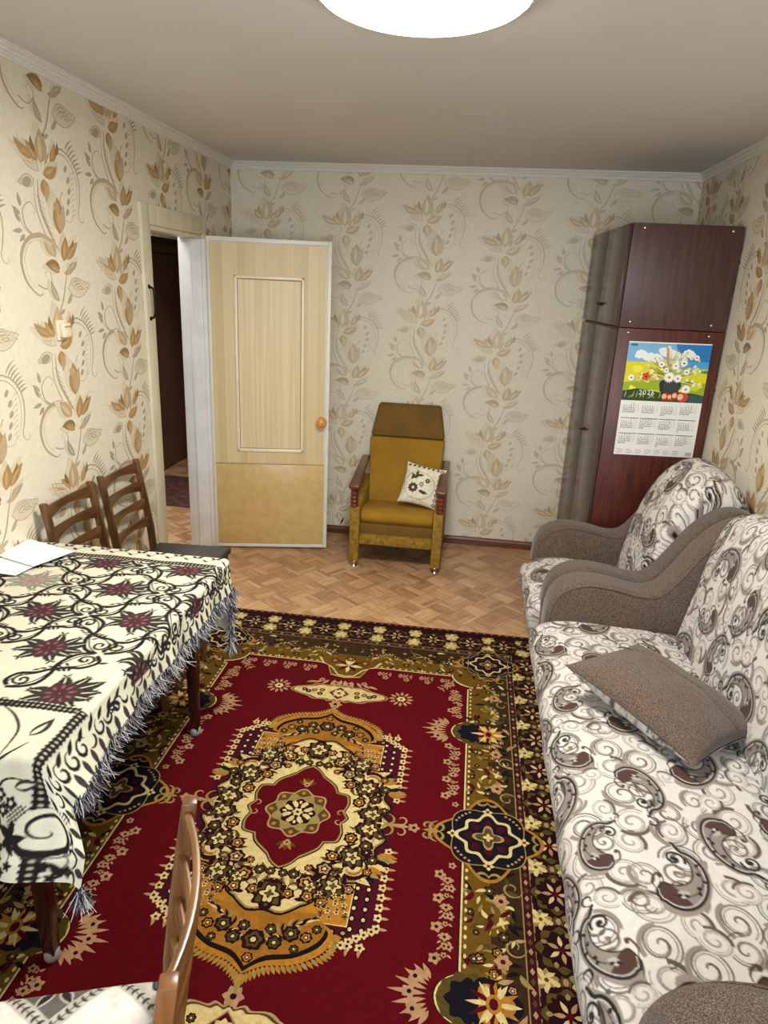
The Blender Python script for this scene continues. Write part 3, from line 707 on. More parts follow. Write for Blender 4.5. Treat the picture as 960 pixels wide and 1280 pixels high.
    for i in range(8):
        for jx in range(2):
            x, y = .262+.034*jx, .17+.036*i
            A.poly([(x-.013, y), (x, y-.017), (x+.013, y), (x, y+.017)], K_DK, 13); A.ell(x, y, .006, .007, K_CRM, 6, lv=14)
    for i in range(6):
        x, y = .075+.034*i, .438; A.poly([(x-.015, y), (x, y-.015), (x+.015, y), (x, y+.015)], K_DK, 13); A.ell(x, y, .007, .006, K_PNK, 6, lv=14)
    for i in range(9): A.flower(.338, .12+.036*i, .016, 5, K_CRM, K_MAR, lv=13); A.leaf(.345, .12+.036*i, 0, .026, .01, K_PNK, lv=13, n=5)
    for i in range(6): A.flower(.12+.036*i, .476, .016, 5, K_CRM, K_MAR, lv=13); A.leaf(.12+.036*i, .482, pi/2, .026, .01, K_PNK, lv=13, n=5)
    for i in range(5): A.flower(.325-.02*i, .42+.014*i, .015, 5, K_CRM, K_MAR, lv=14)
    # gold rectangle with cream hairline
    A.poly([(0, 0), (.253, 0), (.253, .418), (0, .418)], K_CRM, 15); A.poly([(0, 0), (.249, 0), (.249, .414), (0, .414)], (158, 104, 30), 16)
    # end lobe with feathered gold arcs
    lobe = spline([(0, .595), (.05, .555), (.13, .535), (.19, .49), (.205, .44), (.185, .42), (.17, .40)], 24)
    A.poly(np.r_[lobe, [(0, .40)]], K_DK, 15); A.poly(np.r_[lobe*[.95, .975], [(0, .40)]], (140, 92, 28), 17)
    A.stroke(spline([(0, .60), (.05, .565), (.13, .545), (.195, .50), (.212, .45), (.19, .425)], 24), .020, K_GOLD, True, 18)
    for k in range(26):
        t = k/25; P = spline([(0, .605), (.05, .57), (.13, .552), (.20, .51), (.215, .45)], 26)[k]
        A.leaf(P[0], P[1], pi/2-.2-1.2*t, .032, .013, K_GOLD if k % 2 else K_LG, lv=17, n=4)
    for x, y, r in ((.0, .50, .034), (.06, .50, .022), (.10, .465, .026), (.145, .47, .018), (.04, .46, .018), (.0, .555, .016), (.17, .44, .015), (.12, .51, .014)): small_flower(A, x, y, r, 19)
    A.leaf(.0, .60, pi/2, .06, .02, K_LG, lv=17)
    # cream body outline (polar lobes) with side points
    def body(t, o=0):
        t = abs((t+pi) % (2*pi)-pi); t = min(t, pi-t)      # quadrant angle
        pts = [(0, .318), (.10, .30), (.22, .318), (.42, .312), (.62, .338), (.80, .36), (.92, .335), (1.05, .33), (1.2, .36), (1.35, .395), (pi/2, .40)]
        return np.interp(t, [p[0] for p in pts], [p[1] for p in pts])*(1+.018*cos(26*t))+o
    A.polar(lambda t: body(t, .012), K_DK, 140, 18); A.polar(lambda t: body(t, .004), K_LG, 140, 19); A.polar(lambda t: body(t, -.003), K_CRM, 140, 20)
    # re-cut: gold corner fields show between body and rectangle
    A.poly([(.17, .414), (.249, .414), (.249, .32), (.215, .325), (.19, .36), (.165, .375)], (158, 104, 30), 21)
    # cream clusters over the gold corners
    for k in range(22):
        x, y = .15+.10*((k*7) % 11)/11, .318+.085*((k*5) % 9)/9
        A.flower(x, y, .011, 5, (K_CRM, K_PNK, K_OLV)[k % 3], K_MAR, k, lv=26, w=.5)
    for k in range(26):
        x, y = .02+.15*((k*7) % 13)/13, .41+.10*((k*5) % 11)/11
        if x+.6*(y-.41) < .17: A.leaf(x, y, k*1.7, .034, .009, (K_MAR, K_LG, K_DK, K_CRM)[k % 4], 1.2, lv=19, n=6)
    # flame leaves at the waist
    for k in range(8):
        a = .45+.05*k; A.leaf(cos(a)*.335, sin(a)*.335, a-.5, .07, .026, (K_GOLD, K_LG, K_DK, K_CRM)[k % 4], .6, lv=20, n=6)
    comma(A, .235, .20, .048, 2.2, K_MAR, K_GOLD, 22, -1); comma(A, .235, .20, .03, 2.0, (140, 92, 28), K_LG, 23, -1)
    A.arc(.315, .02, .03, .012, pi*.5, -pi*1.0, .010, K_LG, 14, True, 21); A.arc(.365, .028, .024, .008, -pi*.7, pi*.9, .007, K_PNK, 14, True, 21); A.leaf(.33, 0, 0, .07, .018, K_PNK, lv=21)
    A.flower(.41, 0, .022, 5, K_PNK, K_MAR, lv=21)
    # florets over the cream body
    for x, y, r in ((.24, .035, .030), (.205, .085, .024), (.26, .11, .024), (.29, .165, .020), (.16, .17, .024), (.145, .225, .028), (.19, .27, .026), (.10, .285, .030), (.055, .262, .018),
                    (.0, .33, .040), (.055, .335, .020), (.235, .29, .018), (.02, .262, .016), (.30, .06, .016), (.115, .335, .022), (.16, .35, .020), (.20, .14, .015), (.095, .23, .014), (.28, .215, .016)):
        small_flower(A, x, y, r, 24)
    rr = random.Random(11)
    for k in range(120):
        a = rr.uniform(.02, 1.5); q = rr.uniform(.22 if a < 1 else .26, .36)
        if body(a)-.02 < q: continue
        A.leaf(cos(a)*q, sin(a)*q, rr.uniform(0, 6.28), rr.uniform(.028, .055), rr.uniform(.008, .018), rr.choice([K_OLV, K_OLV, K_MAR, K_MAR, K_LG, K_DK, K_PNK]), rr.uniform(-1.5, 1.5), lv=22, n=6)
    for x, y, a in ((.07, .31, 2.6), (.14, .29, .6), (.19, .23, 2.0), (.25, .16, 1.2)):
        A.stroke([(x+.022*cos(a+t)*(1-t*.12), y+.022*sin(a+t)*(1-t*.12)) for t in np.linspace(0, 5, 14)], .008, K_OLV, True, 23)
    for x, y, r in ((.0, .345, .052), (.185, .285, .044), (.262, .035, .042), (.225, .165, .044), (.115, .30, .030)):
        A.polar(lambda t: r*(1+.13*cos(9*t)), K_MAR, 54, 24, x, y); A.polar(lambda t: r*.78*(1+.16*cos(7*t+1)), K_OLV, 50, 25, x, y); A.polar(lambda t: r*.62*(1+.24*cos(5*t)), K_MAR, 44, 26, x, y)
        A.polar(lambda t: r*.46*(1+.30*cos(5*t)), K_CRM, 44, 27, x, y); A.polar(lambda t: r*.24*(1+.3*cos(4*t)), K_OLV, 30, 28, x, y)
    # inner crimson shield
    def inner(t, o=0):
        t = abs((t+pi) % (2*pi)-pi); t = min(t, pi-t)
        pts = [(0, .172), (.18, .155), (.38, .178), (.6, .19), (.78, .162), (.95, .178), (1.15, .186), (1.3, .195), (1.45, .225), (pi/2, .24)]
        return np.interp(t, [p[0] for p in pts], [p[1] for p in pts])+o
    A.polar(lambda t: inner(t, .012), K_DK, 120, 27); A.polar(lambda t: inner(t, .007), K_LG, 120, 28); A.polar(lambda t: inner(t, .0), K_CRIM, 120, 29)
    A.polar(lambda t: .108*(1+.09*cos(8*t)), K_PNK, 120, 30); A.polar(lambda t: .101*(1+.09*cos(8*t)), K_OLV, 120, 31); A.polar(lambda t: .082*(1+.12*cos(8*t+pi)), K_LG, 100, 32)
    A.polar(lambda t: .060*(1+.08*cos(8*t)), K_MAR, 80, 33)
    for k in range(8): A.leaf(cos(k*pi/4+.39)*.02, sin(k*pi/4+.39)*.02, k*pi/4+.39, .038, .018, K_CRM, lv=34, n=5); A.leaf(cos(k*pi/4)*.085, sin(k*pi/4)*.085, k*pi/4, .02, .016, K_GOLD, lv=34, n=5)
    A.flower(0, 0, .02, 6, K_CRM, K_MAR, lv=34)
    for k in range(12): A.ell(.047*cos(k*pi/6), .047*sin(k*pi/6), .008, .0055, K_CRM, 7, k*pi/6, lv=34)
    for k in range(5): A.leaf(0, .135, pi/2+(k-2)*.5, .042, .014, K_GOLD if k % 2 else K_OLV, lv=31, n=5)
    A.flower(0, .14, .014, 5, K_PNK, K_RED, lv=32)
    for q in (.02, .0): A.arc(.15, .02, .018, .006, 0, 5, .005, K_PNK, 10, True, 31)
Q = Art(); quarter(Q)
CA = Art()
QQ = [(clip_rect(P, 0, 9, 0, 9), c, lv) for P, c, lv in Q.sh]
QQ = [(P, c, lv) for P, c, lv in QQ if len(P) > 2]
for sx in (1, -1):
    for sy in (1, -1):
        for P, c, lv in QQ: CA.sh.append((P*np.array([sx, sy]), c, lv))
CARPET = vcmat('carpet_pile', rough=.95, spec=.1, var=.16, nscale=70, bump=.7, bscale=900, sheen=0, dist=.003)
ca = thing('carpet', 'large red patterned carpet with a gold and cream central medallion lying on the floor', 'carpet', (-.481, 1.905, 0))
t0 = .007
def cz(x, y, d): return (x, y, t0+d)
o = art_mesh('pile', CA, cz, CARPET, step=.00008, parent=ca, jitter=.07)
MB().box(-CW-.004, CW+.004, -CL-.004, CL+.004, 0, t0).build('backing', mat('carpet_edge', (70, 10, 22), .95), ca, bevel=.002)

# ------------------------------------------------------------------ sofa cloth
F_BG, F_DK, F_BR, F_GB, F_LG, F_PB = (192, 187, 180), (16, 11, 10), (66, 42, 34), (124, 114, 105), (158, 150, 142), (78, 68, 62)
def spiral(A, x, y, r, a0, turns, w, c, lv, sg=1, n=26):
    t = np.linspace(0, 1, n); a = a0+sg*t*turns*2*pi; q = r*(1-t)**.8+.002
    A.stroke(np.c_[x+q*np.cos(a), y+q*np.sin(a)], w, c, False, lv); A.ell(x+.004*0, y, w*1.1, w*1.1, c, 8, lv=lv)
def paisley(A, x, y, s, rot, fl=1):
    A.push(x, y, rot, s, s*fl)
    th = np.linspace(pi*1.12, -.12, 26)
    out = np.c_[.95*np.cos(th), .62*np.sin(th)]; out = np.r_[[(-.60, -.46), (-.85, -.36)], out, [(1.06, -.26), (1.2, -.34)]]
    P = spline(out, 44)
    inn = spline([(1.2, -.34), (.90, -.02), (.58, .18), (.26, .26), (-.02, .20), (-.22, .02), (-.30, -.18), (-.32, -.38), (-.60, -.46)], 30)
    # shadow crescent behind
    A.poly(np.r_[P[4:34]*1.20+[-.03, -.02], inn*1.0], (132, 120, 110), 2)
    A.poly(np.r_[P*1.04, inn], F_BG, 3)
    A.poly(np.r_[P, inn], F_GB, 4)
    A.poly(np.r_[P[3:15]*.90, inn[22:28]*[1.0, 1]][::1], F_BR, 5)
    A.ell(-.58, -.18, .26, .27, F_BR, 16, lv=5)
    A.ell(-.50, .12, .10, .07, F_BG, 10, .8, lv=6); A.leaf(-.52, .0, .9, .34, .15, F_LG, .5, lv=6); 
    A.stroke(P, .085, F_DK, False, 7); A.stroke(P*.93, .022, F_BG, False, 8)
    A.stroke(inn, .045, F_DK, False, 7)
    st = spline([(-.60, -.1), (-.38, .33), (.0, .50), (.42, .42), (.82, .10)], 16); A.stroke(st, .034, F_DK, True, 8)
    for k in range(1, 15, 2):
        q = st[k]; A.ell(q[0]+.03*(-1)**(k//2), q[1]+.055*(-1)**(k//2), .070, .050, F_DK, 8, .5*k, lv=8)
    # inner curls
    spiral(A, .16, -.08, .34, 2.6, 1.5, .050, F_PB, 6); spiral(A, .16, -.08, .40, 2.6, 1.3, .028, F_GB, 6)
    spiral(A, .62, -.20, .27, 1.8, 1.35, .075, F_DK, 8, -1)
    A.stroke(spline([(-.60, -.46), (-.40, -.60), (-.12, -.56), (-.08, -.44), (-.2, -.42)], 14), .07, F_BR, True, 8); A.ell(-.14, -.46, .07, .06, F_BR, 10, lv=8)
    A.stroke(spline([(1.15, -.3), (1.32, -.14), (1.5, -.24), (1.44, -.42), (1.30, -.36)], 14), .075, F_DK, True, 8)
    A.pop()
def swirl(A, x, y, s, rot, fl=1, c=F_GB):
    A.push(x, y, rot, s, s*fl)
    A.ell(0, 0, 1.02, .92, F_BG, 24, lv=1); 
    t = np.linspace(0, 1, 40)
    for w, q in ((.085, 1.0), (.05, .80)):
        a = .4+t*3.3*pi; r = q*(1-t)**.75+.05; A.stroke(np.c_[r*np.cos(a), r*np.sin(a)*.9], w, c, False, 2)
    A.poly([(math.cos(a)*1.02, math.sin(a)*.92) for a in np.linspace(3.4, 5.6, 12)]+[(math.cos(a)*.8, math.sin(a)*.66-.04) for a in np.linspace(5.6, 3.4, 12)], F_PB if c == F_GB else F_GB, 2)
    A.pop()
def sofa_cloth():
    W, Hh = .66, .60
    T = Raster(W, Hh, .0018, F_BG, ss=3, wrap=True)
    A = Art(); rn = random.Random(3)
    for k in range(44):
        a = rn.uniform(0, 6.28); gx_, gy_ = k % 7, k//7; swirl(A, W*(gx_+.5*(gy_ % 2)+rn.uniform(.0, .35))/7, Hh*(gy_+rn.uniform(0, .35))/6.3, rn.uniform(.040, .058), a, rn.choice([1, -1]), rn.choice([F_GB, F_GB, F_PB, F_PB]))
    for i, (x, y, s, r, f) in enumerate([(.11, .10, .098, .35, 1), (.42, .07, .090, -.3, -1), (.25, .26, .095, 2.9, 1), (.55, .25, .100, .5, 1),
                                         (.09, .39, .090, -.5, -1), (.39, .43, .098, .3, 1), (.20, .53, .082, 3.4, -1), (.58, .50, .086, 2.7, -1)]):
        paisley(A, x, y, s, r, f)
    for i, (x, y, s, r, f) in enumerate([(.27, .12, .038, .5, 1), (.61, .13, .040, 2, -1), (.40, .26, .034, 4, 1), (.10, .25, .036, 1, -1), (.24, .40, .036, 5, 1), (.53, .37, .036, 0, -1), (.33, .56, .034, 3, 1), (.04, .52, .034, 2, 1), (.48, .155, .026, 2, 1), (.47, .55, .03, 1, -1)]):
        A.lv = 0; A.push(0, 0); n0 = len(A.sh); swirl(A, x, y, s, r, f); A.pop()
        for q in range(n0, len(A.sh)): A.sh[q] = (A.sh[q][0], A.sh[q][1], A.sh[q][2]+9)
    T.draw(A); return T.done()
SC = sofa_cloth()
CLOTH = vcmat('paisley_jacquard', rough=.85, spec=.2, var=.05, nscale=60, bump=.45, bscale=500, sheen=.1, dist=.0015)
TW = tweed('brown_tweed', (54, 44, 38), (82, 67, 57), (126, 109, 95))
TWD = tweed('brown_tweed_dark', (52, 43, 38), (80, 68, 60), (118, 104, 92))

def cushion_surface(name, prof, y0, y1, dy, parent, cx, puff=.012, wr=0, m=None, endround=.05, ymod=None, rot=0, off=(0, 0), kscale=1.0, tex=None, step=.0035):
    """upholstered panel: profile (x,z) swept along y, ends rounded; cloth pattern looked up by arc length"""
    P, s = resample(spline(prof, 160), step)
    ny = max(2, int((y1-y0)/dy)+1); Y = np.linspace(y0, y1, ny)
    X = np.repeat(P[:, 0][:, None], ny, 1); Z = np.repeat(P[:, 1][:, None], ny, 1); YY = np.repeat(Y[None], len(P), 0)
    d = np.gradient(P, axis=0); d /= np.linalg.norm(d, axis=1)[:, None]; nx, nz = -d[:, 1], d[:, 0]
    e = np.minimum(Y-y0, y1-Y)/endround; e = np.clip(e, 0, 1); inset = -endround*.55*(1-np.sqrt(1-(1-e)**2))
    rn = np.random.RandomState(hash(name) % 1000 if 0 else 5)
    und = sum(a*np.sin(YY*k+X*q+Z*q2+ph) for a, k, q, q2, ph in ((.4, 9, 4, 3, .3), (.3, 17, -9, 5, 1.1), (.2, 31, 13, 11, 2.2)))
    k = inset[None]+puff*(und*.5)+wr*np.sin(s[:, None]*55+YY*20)*np.sin(YY*9)
    X = X+nx[:, None]*k; Z = Z+nz[:, None]*k
    if ymod is not None: X, YY, Z = ymod(X, YY, Z, s)
    def cap(M, v): c_ = np.full((len(P), 1), v); return np.hstack([c_, M, c_])
    ctr = P.mean(0)*[1, 1]; kx = (X[:, :1]*.0+ctr[0]); X = cap(X, ctr[0]); Z = cap(Z, ctr[1]-.06); YY = np.hstack([YY[:, :1], YY, YY[:, -1:]]); ny += 2
    V = np.stack([X-cx[0], YY-cx[1], Z-cx[2]], -1).reshape(-1, 3)
    a, b = (YY+off[0])*kscale, (s[:, None]+0*YY+off[1])*kscale
    c, n = cos(rot), sin(rot)
    col = (tex or SC).at(a*c-b*n, a*n+b*c).reshape(-1, 3)
    return colmesh(name, V, gridfaces(len(P), ny)[:, ::-1], col, m or CLOTH, parent)
ARM = [(.46, .03), (.42, .14), (.395, .30), (.390, .46), (.405, .55), (.45, .612), (.535, .643), (.64, .637), (.75, .615), (.83, .628), (.90, .718), (.97, .832), (1.04, .905), (1.11, .942), (1.18, .942), (1.237, .905), (1.263, .82)]
def arm(name, y0, y1, parent, o, m, dx=0):
    P = spline(ARM, 44)+[dx, 0]; P = np.r_[P, [(1.265+dx*.3, .03)]]
    a = MB().prism([(p[0]-o[0], p[1]-o[2]) for p in P][::-1], y0-o[1], y1-o[1], 'xz').build(name, m, parent, bevel=.032, segs=4, ang=60)
    # piping follows the profile on both faces
    for yy in (y0+.004, y1-.004):
        pp = [(p[0]-o[0]+.016, yy-o[1], p[1]-o[2]-.014) for p in P[2:-2]]
        pi_ = MB().tube(pp, .0045, 6).build('piping', TWD, a, smooth=True)
    return a
# --- sofa
so = thing('sofa', 'long sofa in brown and white swirl cloth with curved brown tweed arms', 'sofa', (.85, 1.78, 0))
o3 = (.85, 1.78, 0)
Y0, Y1 = .955, 2.715
arm('armrest', Y1-.02, Y1+.135, so, o3, TW); arm('armrest', Y0-.155, Y0+.02, so, o3, TW)
SEAT = [(.475, .035), (.43, .06), (.395, .15), (.352, .28), (.335, .36), (.348, .415), (.40, .45), (.52, .468), (.70, .466), (.86, .458), (.96, .44), (1.0, .40)]
cushion_surface('seat', SEAT, Y0+.012, Y1-.012, .0029, so, o3, puff=.010, endround=.03, off=(.07, .02), step=.0029)
BACK = [(.915, .40), (.932, .50), (.952, .62), (.978, .76), (1.005, .88), (1.035, .95), (1.085, .988), (1.15, .985), (1.215, .94), (1.245, .86), (1.25, .5)]
BACKA = [(.80, .40), (.815, .50), (.838, .62), (.875, .76), (.93, .88), (.99, .95), (1.06, .985), (1.14, .985), (1.215, .94), (1.245, .86), (1.25, .5)]
def dome(y0, y1, h):
    def f(X, Y, Z, s):
        t = np.clip((Y-y0)/(y1-y0), 0, 1); k = np.clip(1-np.abs(2*t-1)**3.0, 0, 1)
        g = np.clip((Z-.45)/.5, 0, 1.2)
        return X-.02*k*g, Y, Z+h*k*g**1.5
    return f
cushion_surface('backrest', BACK, Y0-.0, Y1-.0, .0038, so, o3, puff=.012, endround=.06, ymod=dome(Y0, Y1, .085), rot=.55, off=(.3, .1), step=.0038)
MB().box(.50-o3[0], 1.24-o3[0], Y0-.1-o3[1], Y1+.1-o3[1], .03, .36).build('base', TWD, so)
for x in (.56, 1.2):
    for y in (Y0-.08, Y1+.08): MB().lathe([(.022, 0), (.026, .03)], (x-o3[0], y-o3[1], 0), 12).build('foot', BLK, so)
# --- matching armchair beyond
ac = thing('upholstered_armchair', 'wide armchair matching the sofa, between sofa and wardrobe', 'armchair', (.85, 3.2, 0))
o4 = (.85, 3.2, 0)
arm('armrest', 2.86, 2.985, ac, o4, TWD); arm('armrest', 3.425, 3.565, ac, o4, TW)
cushion_surface('seat', SEAT, 2.885, 3.445, .0045, ac, o4, puff=.012, endround=.04, off=(.2, .3), step=.0045, kscale=1.05)
cushion_surface('backrest', BACKA, 2.965, 3.445, .0045, ac, o4, puff=.010, endround=.07, ymod=dome(2.965, 3.445, .08), rot=-.4, off=(.0, .25), step=.0045, kscale=1.05)
MB().box(.50-o4[0], 1.24-o4[0], 2.96-o4[1], 3.45-o4[1], .03, .36).build('base', TWD, ac)
for x in (.56, 1.2):
    for y in (2.93, 3.49): MB().lathe([(.022, 0), (.026, .03)], (x-o4[0], y-o4[1], 0), 12).build('foot', BLK, ac)

# --- brown cushion lying on the sofa
def pillow(name, W, D, T, parent, colf=None, m=None, n=64, pinch=.35, ex=2.6):
    """square-cornered stuffed cushion; top and bottom sheets as two meshes are made by calling with half=+1/-1"""
    u = np.linspace(-1, 1, n); U, V = np.meshgrid(u, u, indexing='ij')
    h = (np.clip(1-np.abs(U)**ex, 0, 1)*np.clip(1-np.abs(V)**ex, 0, 1))**.55
    side = 1-.07*(1-np.abs(U)**2)*np.abs(V)**3; side2 = 1-.07*(1-np.abs(V)**2)*np.abs(U)**3
    X = U*W/2*side2; Y = V*D/2*side
    return U, V, X, Y, h
def pillow_obj(name, W, D, T, half, m, parent, col, wob=.006, fold=0, n=70):
    U, V, X, Y, h = pillow(name, W, D, T, parent, n=n)
    z = half*T/2*h+wob*np.sin(U*6+V*3)*np.cos(V*5-U*2)*h
    if fold: z = z-.012*np.exp(-((V-fold)/.03)**2)*h
    P = np.stack([X, Y, z], -1).reshape(-1, 3)
    F = gridfaces(n, n)
    if half < 0: F = F[:, ::-1]
    c = col(X, Y).reshape(-1, 3) if callable(col) else np.tile(srgb(col), (n*n, 1))
    return colmesh(name, P, F, c, m, parent)
bp = thing('sofa_cushion', 'oblong brown tweed cushion with swirl cloth underside lying on the sofa seat', 'cushion', (.70, 2.045, .540), R(-50))
bp.rotation_euler = (R(-4), R(8), R(-49))
pillow_obj('top_cover', .50, .395, .15, 1, TW, bp, (120, 104, 92), fold=.32)
pillow_obj('swirl_underside', .505, .40, .15, -1, CLOTH, bp, lambda X, Y: SC.at(X+.3, Y+.2))
MB().tube([(x, .057, .066*(1-abs(x/.25)**2.6)**.55+.002) for x in np.linspace(-.235, .235, 24)], .0028, 6).build('seam', TWD, bp, smooth=True)
# ------------------------------------------------------------------ table, cloth, papers
TX0, TX1, TY0, TY1, TZ = -1.652, -.888, 1.168, 2.342, .748
DARKW = wood('dark_table_wood', (66, 26, 18), (40, 14, 10), .25, 'z')
tb_ = thing('dining_table', 'dark wooden table with slim legs under the patterned cloth', 'table', (-1.27, 1.755, 0))
ot = (-1.27, 1.755, 0)
MB().box(TX0-ot[0]+.006, TX1-ot[0]-.006, TY0-ot[1]+.006, TY1-ot[1]-.006, .722, TZ-.004).build('tabletop', DARKW, tb_, bevel=.004)
MB().box(TX0-ot[0]+.08, TX1-ot[0]-.09, TY0-ot[1]+.07, TY1-ot[1]-.07, .64, .722).build('apron', DARKW, tb_)
CAPM = mat('grey_leg_tip', (150, 146, 140), .5)
for x, z0 in ((-1.58, 0.0), (-.995, .0105)):
    for y in (1.262, 2.252):
        lg = MB().hexa([(x-ot[0]+a*.017, y-ot[1]+b*.017, z0+.02) for a, b in ((-1,-1),(1,-1),(1,1),(-1,1))], [(x-ot[0]+a*.026, y-ot[1]+b*.026, .722) for a, b in ((-1,-1),(1,-1),(1,1),(-1,1))]).build('leg', DARKW, tb_, bevel=.005)
        MB().lathe([(.019, 0), (.021, .008), (.021, .03), (.017, .034)], (x-ot[0], y-ot[1], z0), 14).build('leg_tip', CAPM, lg, smooth=True)

T_BG, T_BK, T_BK2, T_ROSE, T_PINK, T_GR = (198, 194, 172), (22, 18, 20), (50, 42, 43), (66, 32, 36), (116, 82, 82), (44, 44, 36)
OVR, OVN, OVF = .130, .272, .265
def table_art():
    A = Art(); rn = random.Random(2)
    def peony(x, y, s, rot, fade=0):
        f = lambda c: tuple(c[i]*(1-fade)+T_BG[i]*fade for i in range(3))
        A.push(x, y, rot, s)
        for a, L, W in ((.3, 1.5, .42), (-.15, 1.35, .36), (.75, 1.2, .34), (2.7, 1.15, .42), (3.3, 1.3, .34), (3.9, 1.05, .38), (5.2, 1.0, .36), (5.8, 1.15, .34), (1.5, .95, .40)):
            A.leaf(.30*cos(a), .30*sin(a), a, L*.85, W*1.35, f(T_GR), .3, lv=3)
            for k in range(4):
                A.leaf(cos(a)*(.45+.2*k), sin(a)*(.45+.2*k), a+.7, .28, .10, f(T_BK), lv=3, n=4); A.leaf(cos(a)*(.45+.2*k), sin(a)*(.45+.2*k), a-.7, .28, .10, f(T_BK), lv=3, n=4)
            A.leaf(.5*cos(a), .5*sin(a), a, L*.6, .06, f(T_BG), .3, lv=4, n=5)
        A.polar(lambda t: .66*(1+.10*cos(7*t)+.06*cos(3*t)), f(T_BK2), 44, 5); A.polar(lambda t: .58*(1+.12*cos(7*t)+.06*cos(3*t)), f(T_ROSE), 44, 6)
        for k in range(9): A.leaf(cos(k*.7)*.26, sin(k*.7)*.26, k*.7, .30, .11, f(T_PINK), lv=7, n=6)
        for k in range(6): A.leaf(cos(k*1.05+.4)*.06, sin(k*1.05+.4)*.06, k*1.05+.4, .26, .15, f(T_ROSE), lv=8, n=5)
        A.ell(0, 0, .11, .09, f(T_BK), 10, lv=9); A.ell(0, 0, .05, .05, f(T_PINK), 8, lv=10)
        A.pop()
    def scroll(x0, y0, x1, y1, fl=1, fade=0):
        f = lambda c: tuple(c[i]*(1-fade)+T_BG[i]*fade for i in range(3))
        d = np.array([x1-x0, y1-y0]); L = np.linalg.norm(d); A.push(x0, y0, math.atan2(d[1], d[0]), L, L*fl)
        P = spline([(.05, .02), (.10, .17), (.27, .16), (.38, .05), (.52, -.02), (.66, -.05), (.80, -.16), (.93, -.12), (.96, .0)], 30)
        Q2 = spline([(.03, -.06), (.18, -.14), (.34, -.12), (.46, -.06), (.56, .06), (.72, .14), (.88, .10), (.98, .02)], 30)
        A.poly(np.r_[P, Q2[::-1]], T_BG, 3); A.stroke(P, .048, f(T_BK), False, 3); A.stroke(Q2, .048, f(T_BK), False, 3)
        A.stroke(P*[1, .62], .018, f(T_BK), False, 3); A.stroke(Q2*[1, .62], .018, f(T_BK), False, 3)
        for cx, cy, a, sg in ((.18, .02, 1.4, 1), (.81, -.01, 4.4, 1)):
            t = np.linspace(0, 1, 16); an = a+sg*t*8.5; r = .095*(1-t)+.01; A.stroke(np.c_[cx+r*np.cos(an), cy+r*np.sin(an)], .032, f(T_BK), False, 4)
        for k in range(5):
            A.leaf(.36+.06*k, .06-.03*k, 1.0+.4*k, .09, .04, f(T_BK), lv=4, n=4); A.leaf(.36+.06*k, .03-.03*k, -1.6+.3*k, .09, .035, f(T_BK), lv=4, n=4)
        A.pop()
    # field
    for j in range(-1, 6):
        yc = 2.207-.203*j
        for i in range(-3, 3):
            xc = -.975+.315*i+(.1575 if j % 2 else 0)
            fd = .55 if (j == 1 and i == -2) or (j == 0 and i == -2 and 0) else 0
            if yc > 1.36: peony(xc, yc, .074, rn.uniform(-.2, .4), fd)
            for q, w in ((1, 1), (-1, 1)):
                x0, y0 = xc+q*.1575, yc; x1, y1 = xc, yc-.203
                if min(y0, y1) > 1.30: scroll(x0, y0, x1, y1, q, 0)
            for q in (-1, 1): A.leaf(xc+.02*q, yc+.15, pi/2-q*1.2, .03, .012, T_BK, lv=4, n=5)
    # panels outside the beaded band (they cover the field)
    def band(x0, y0, x1, y1):
        d = np.array([x1-x0, y1-y0]); L = np.linalg.norm(d); A.push(x0, y0, math.atan2(d[1], d[0]), 1)
        A.poly([(0, -.015), (L, -.015), (L, .015), (0, .015)], T_BK, 22)
        for k in range(int(L/.014)):
            A.ell(.008+.014*k, .0, .0034, .0046, (170, 158, 134), 7, lv=23); A.ell(.008+.014*k, .0135, .005, .002, T_BG, 6, lv=23); A.ell(.008+.014*k, -.0135, .005, .002, T_BG, 6, lv=23)
        A.pop()
    A.poly([(-1.8, 2.262), (-.86, 2.262), (-.86, 2.9), (-1.8, 2.9)], T_BG, 20); A.poly([(-1.8, 1.335), (-.875, 1.335), (-.875, .7), (-1.8, .7)], T_BG, 20)
    band(-1.8, 2.262, -.89, 2.262); band(-.88, 2.268, -.80, 2.20); band(-1.8, 1.335, -.885, 1.335); band(-.875, 1.34, -.872, .84)
    for k in range(12): # far border twigs
        x = -1.62+.075*k; A.stroke(spline([(x, 2.30), (x+.03, 2.33), (x+.07, 2.315)], 8), .004, T_BK, True, 21); A.leaf(x+.03, 2.33, .8, .035, .014, T_BK, .8, lv=21); A.leaf(x+.03, 2.325, 2.4, .03, .012, T_BK, lv=21); A.leaf(x+.06, 2.315, -.6, .03, .012, T_BK, lv=21)
    for k in range(8):
        x = -1.60+.11*k; peony(x, 2.44, .045, k*.8); 
    # right border below the fold: crowded scrolls
    A.poly([(-.81, .7), (-.70, .7), (-.70, 2.9), (-.81, 2.9)], T_BG, 19)
    for k in range(40):
        y = .86+.046*k; A.arc(-.815, y, .026, .006, rn.uniform(0, 6), rn.uniform(7, 10), .010, T_BK, 12, True, 20); A.leaf(-.80, y+.02, 0, .05, .02, T_BK2, lv=20); A.leaf(-.83, y, 2.2, .04, .014, T_BK, lv=21)
    # near panel, hanging part: peony, sprays, trellis and great scrolls
    A.push(0, .035)
    peony(-1.035, 1.085, .070, .6); A.polar(lambda t: .055*(1+.16*cos(6*t)), (50, 28, 36), 40, 30, -1.035, 1.085)
    for k in range(4): A.leaf(-1.035+cos(k*1.57+.5)*.014, 1.085+sin(k*1.57+.5)*.014, k*1.57+.5, .034, .022, T_PINK, lv=31)
    A.ell(-1.035, 1.085, .008, .008, T_BG, 8, lv=32)
    peony(-1.30, 1.07, .06, 2)
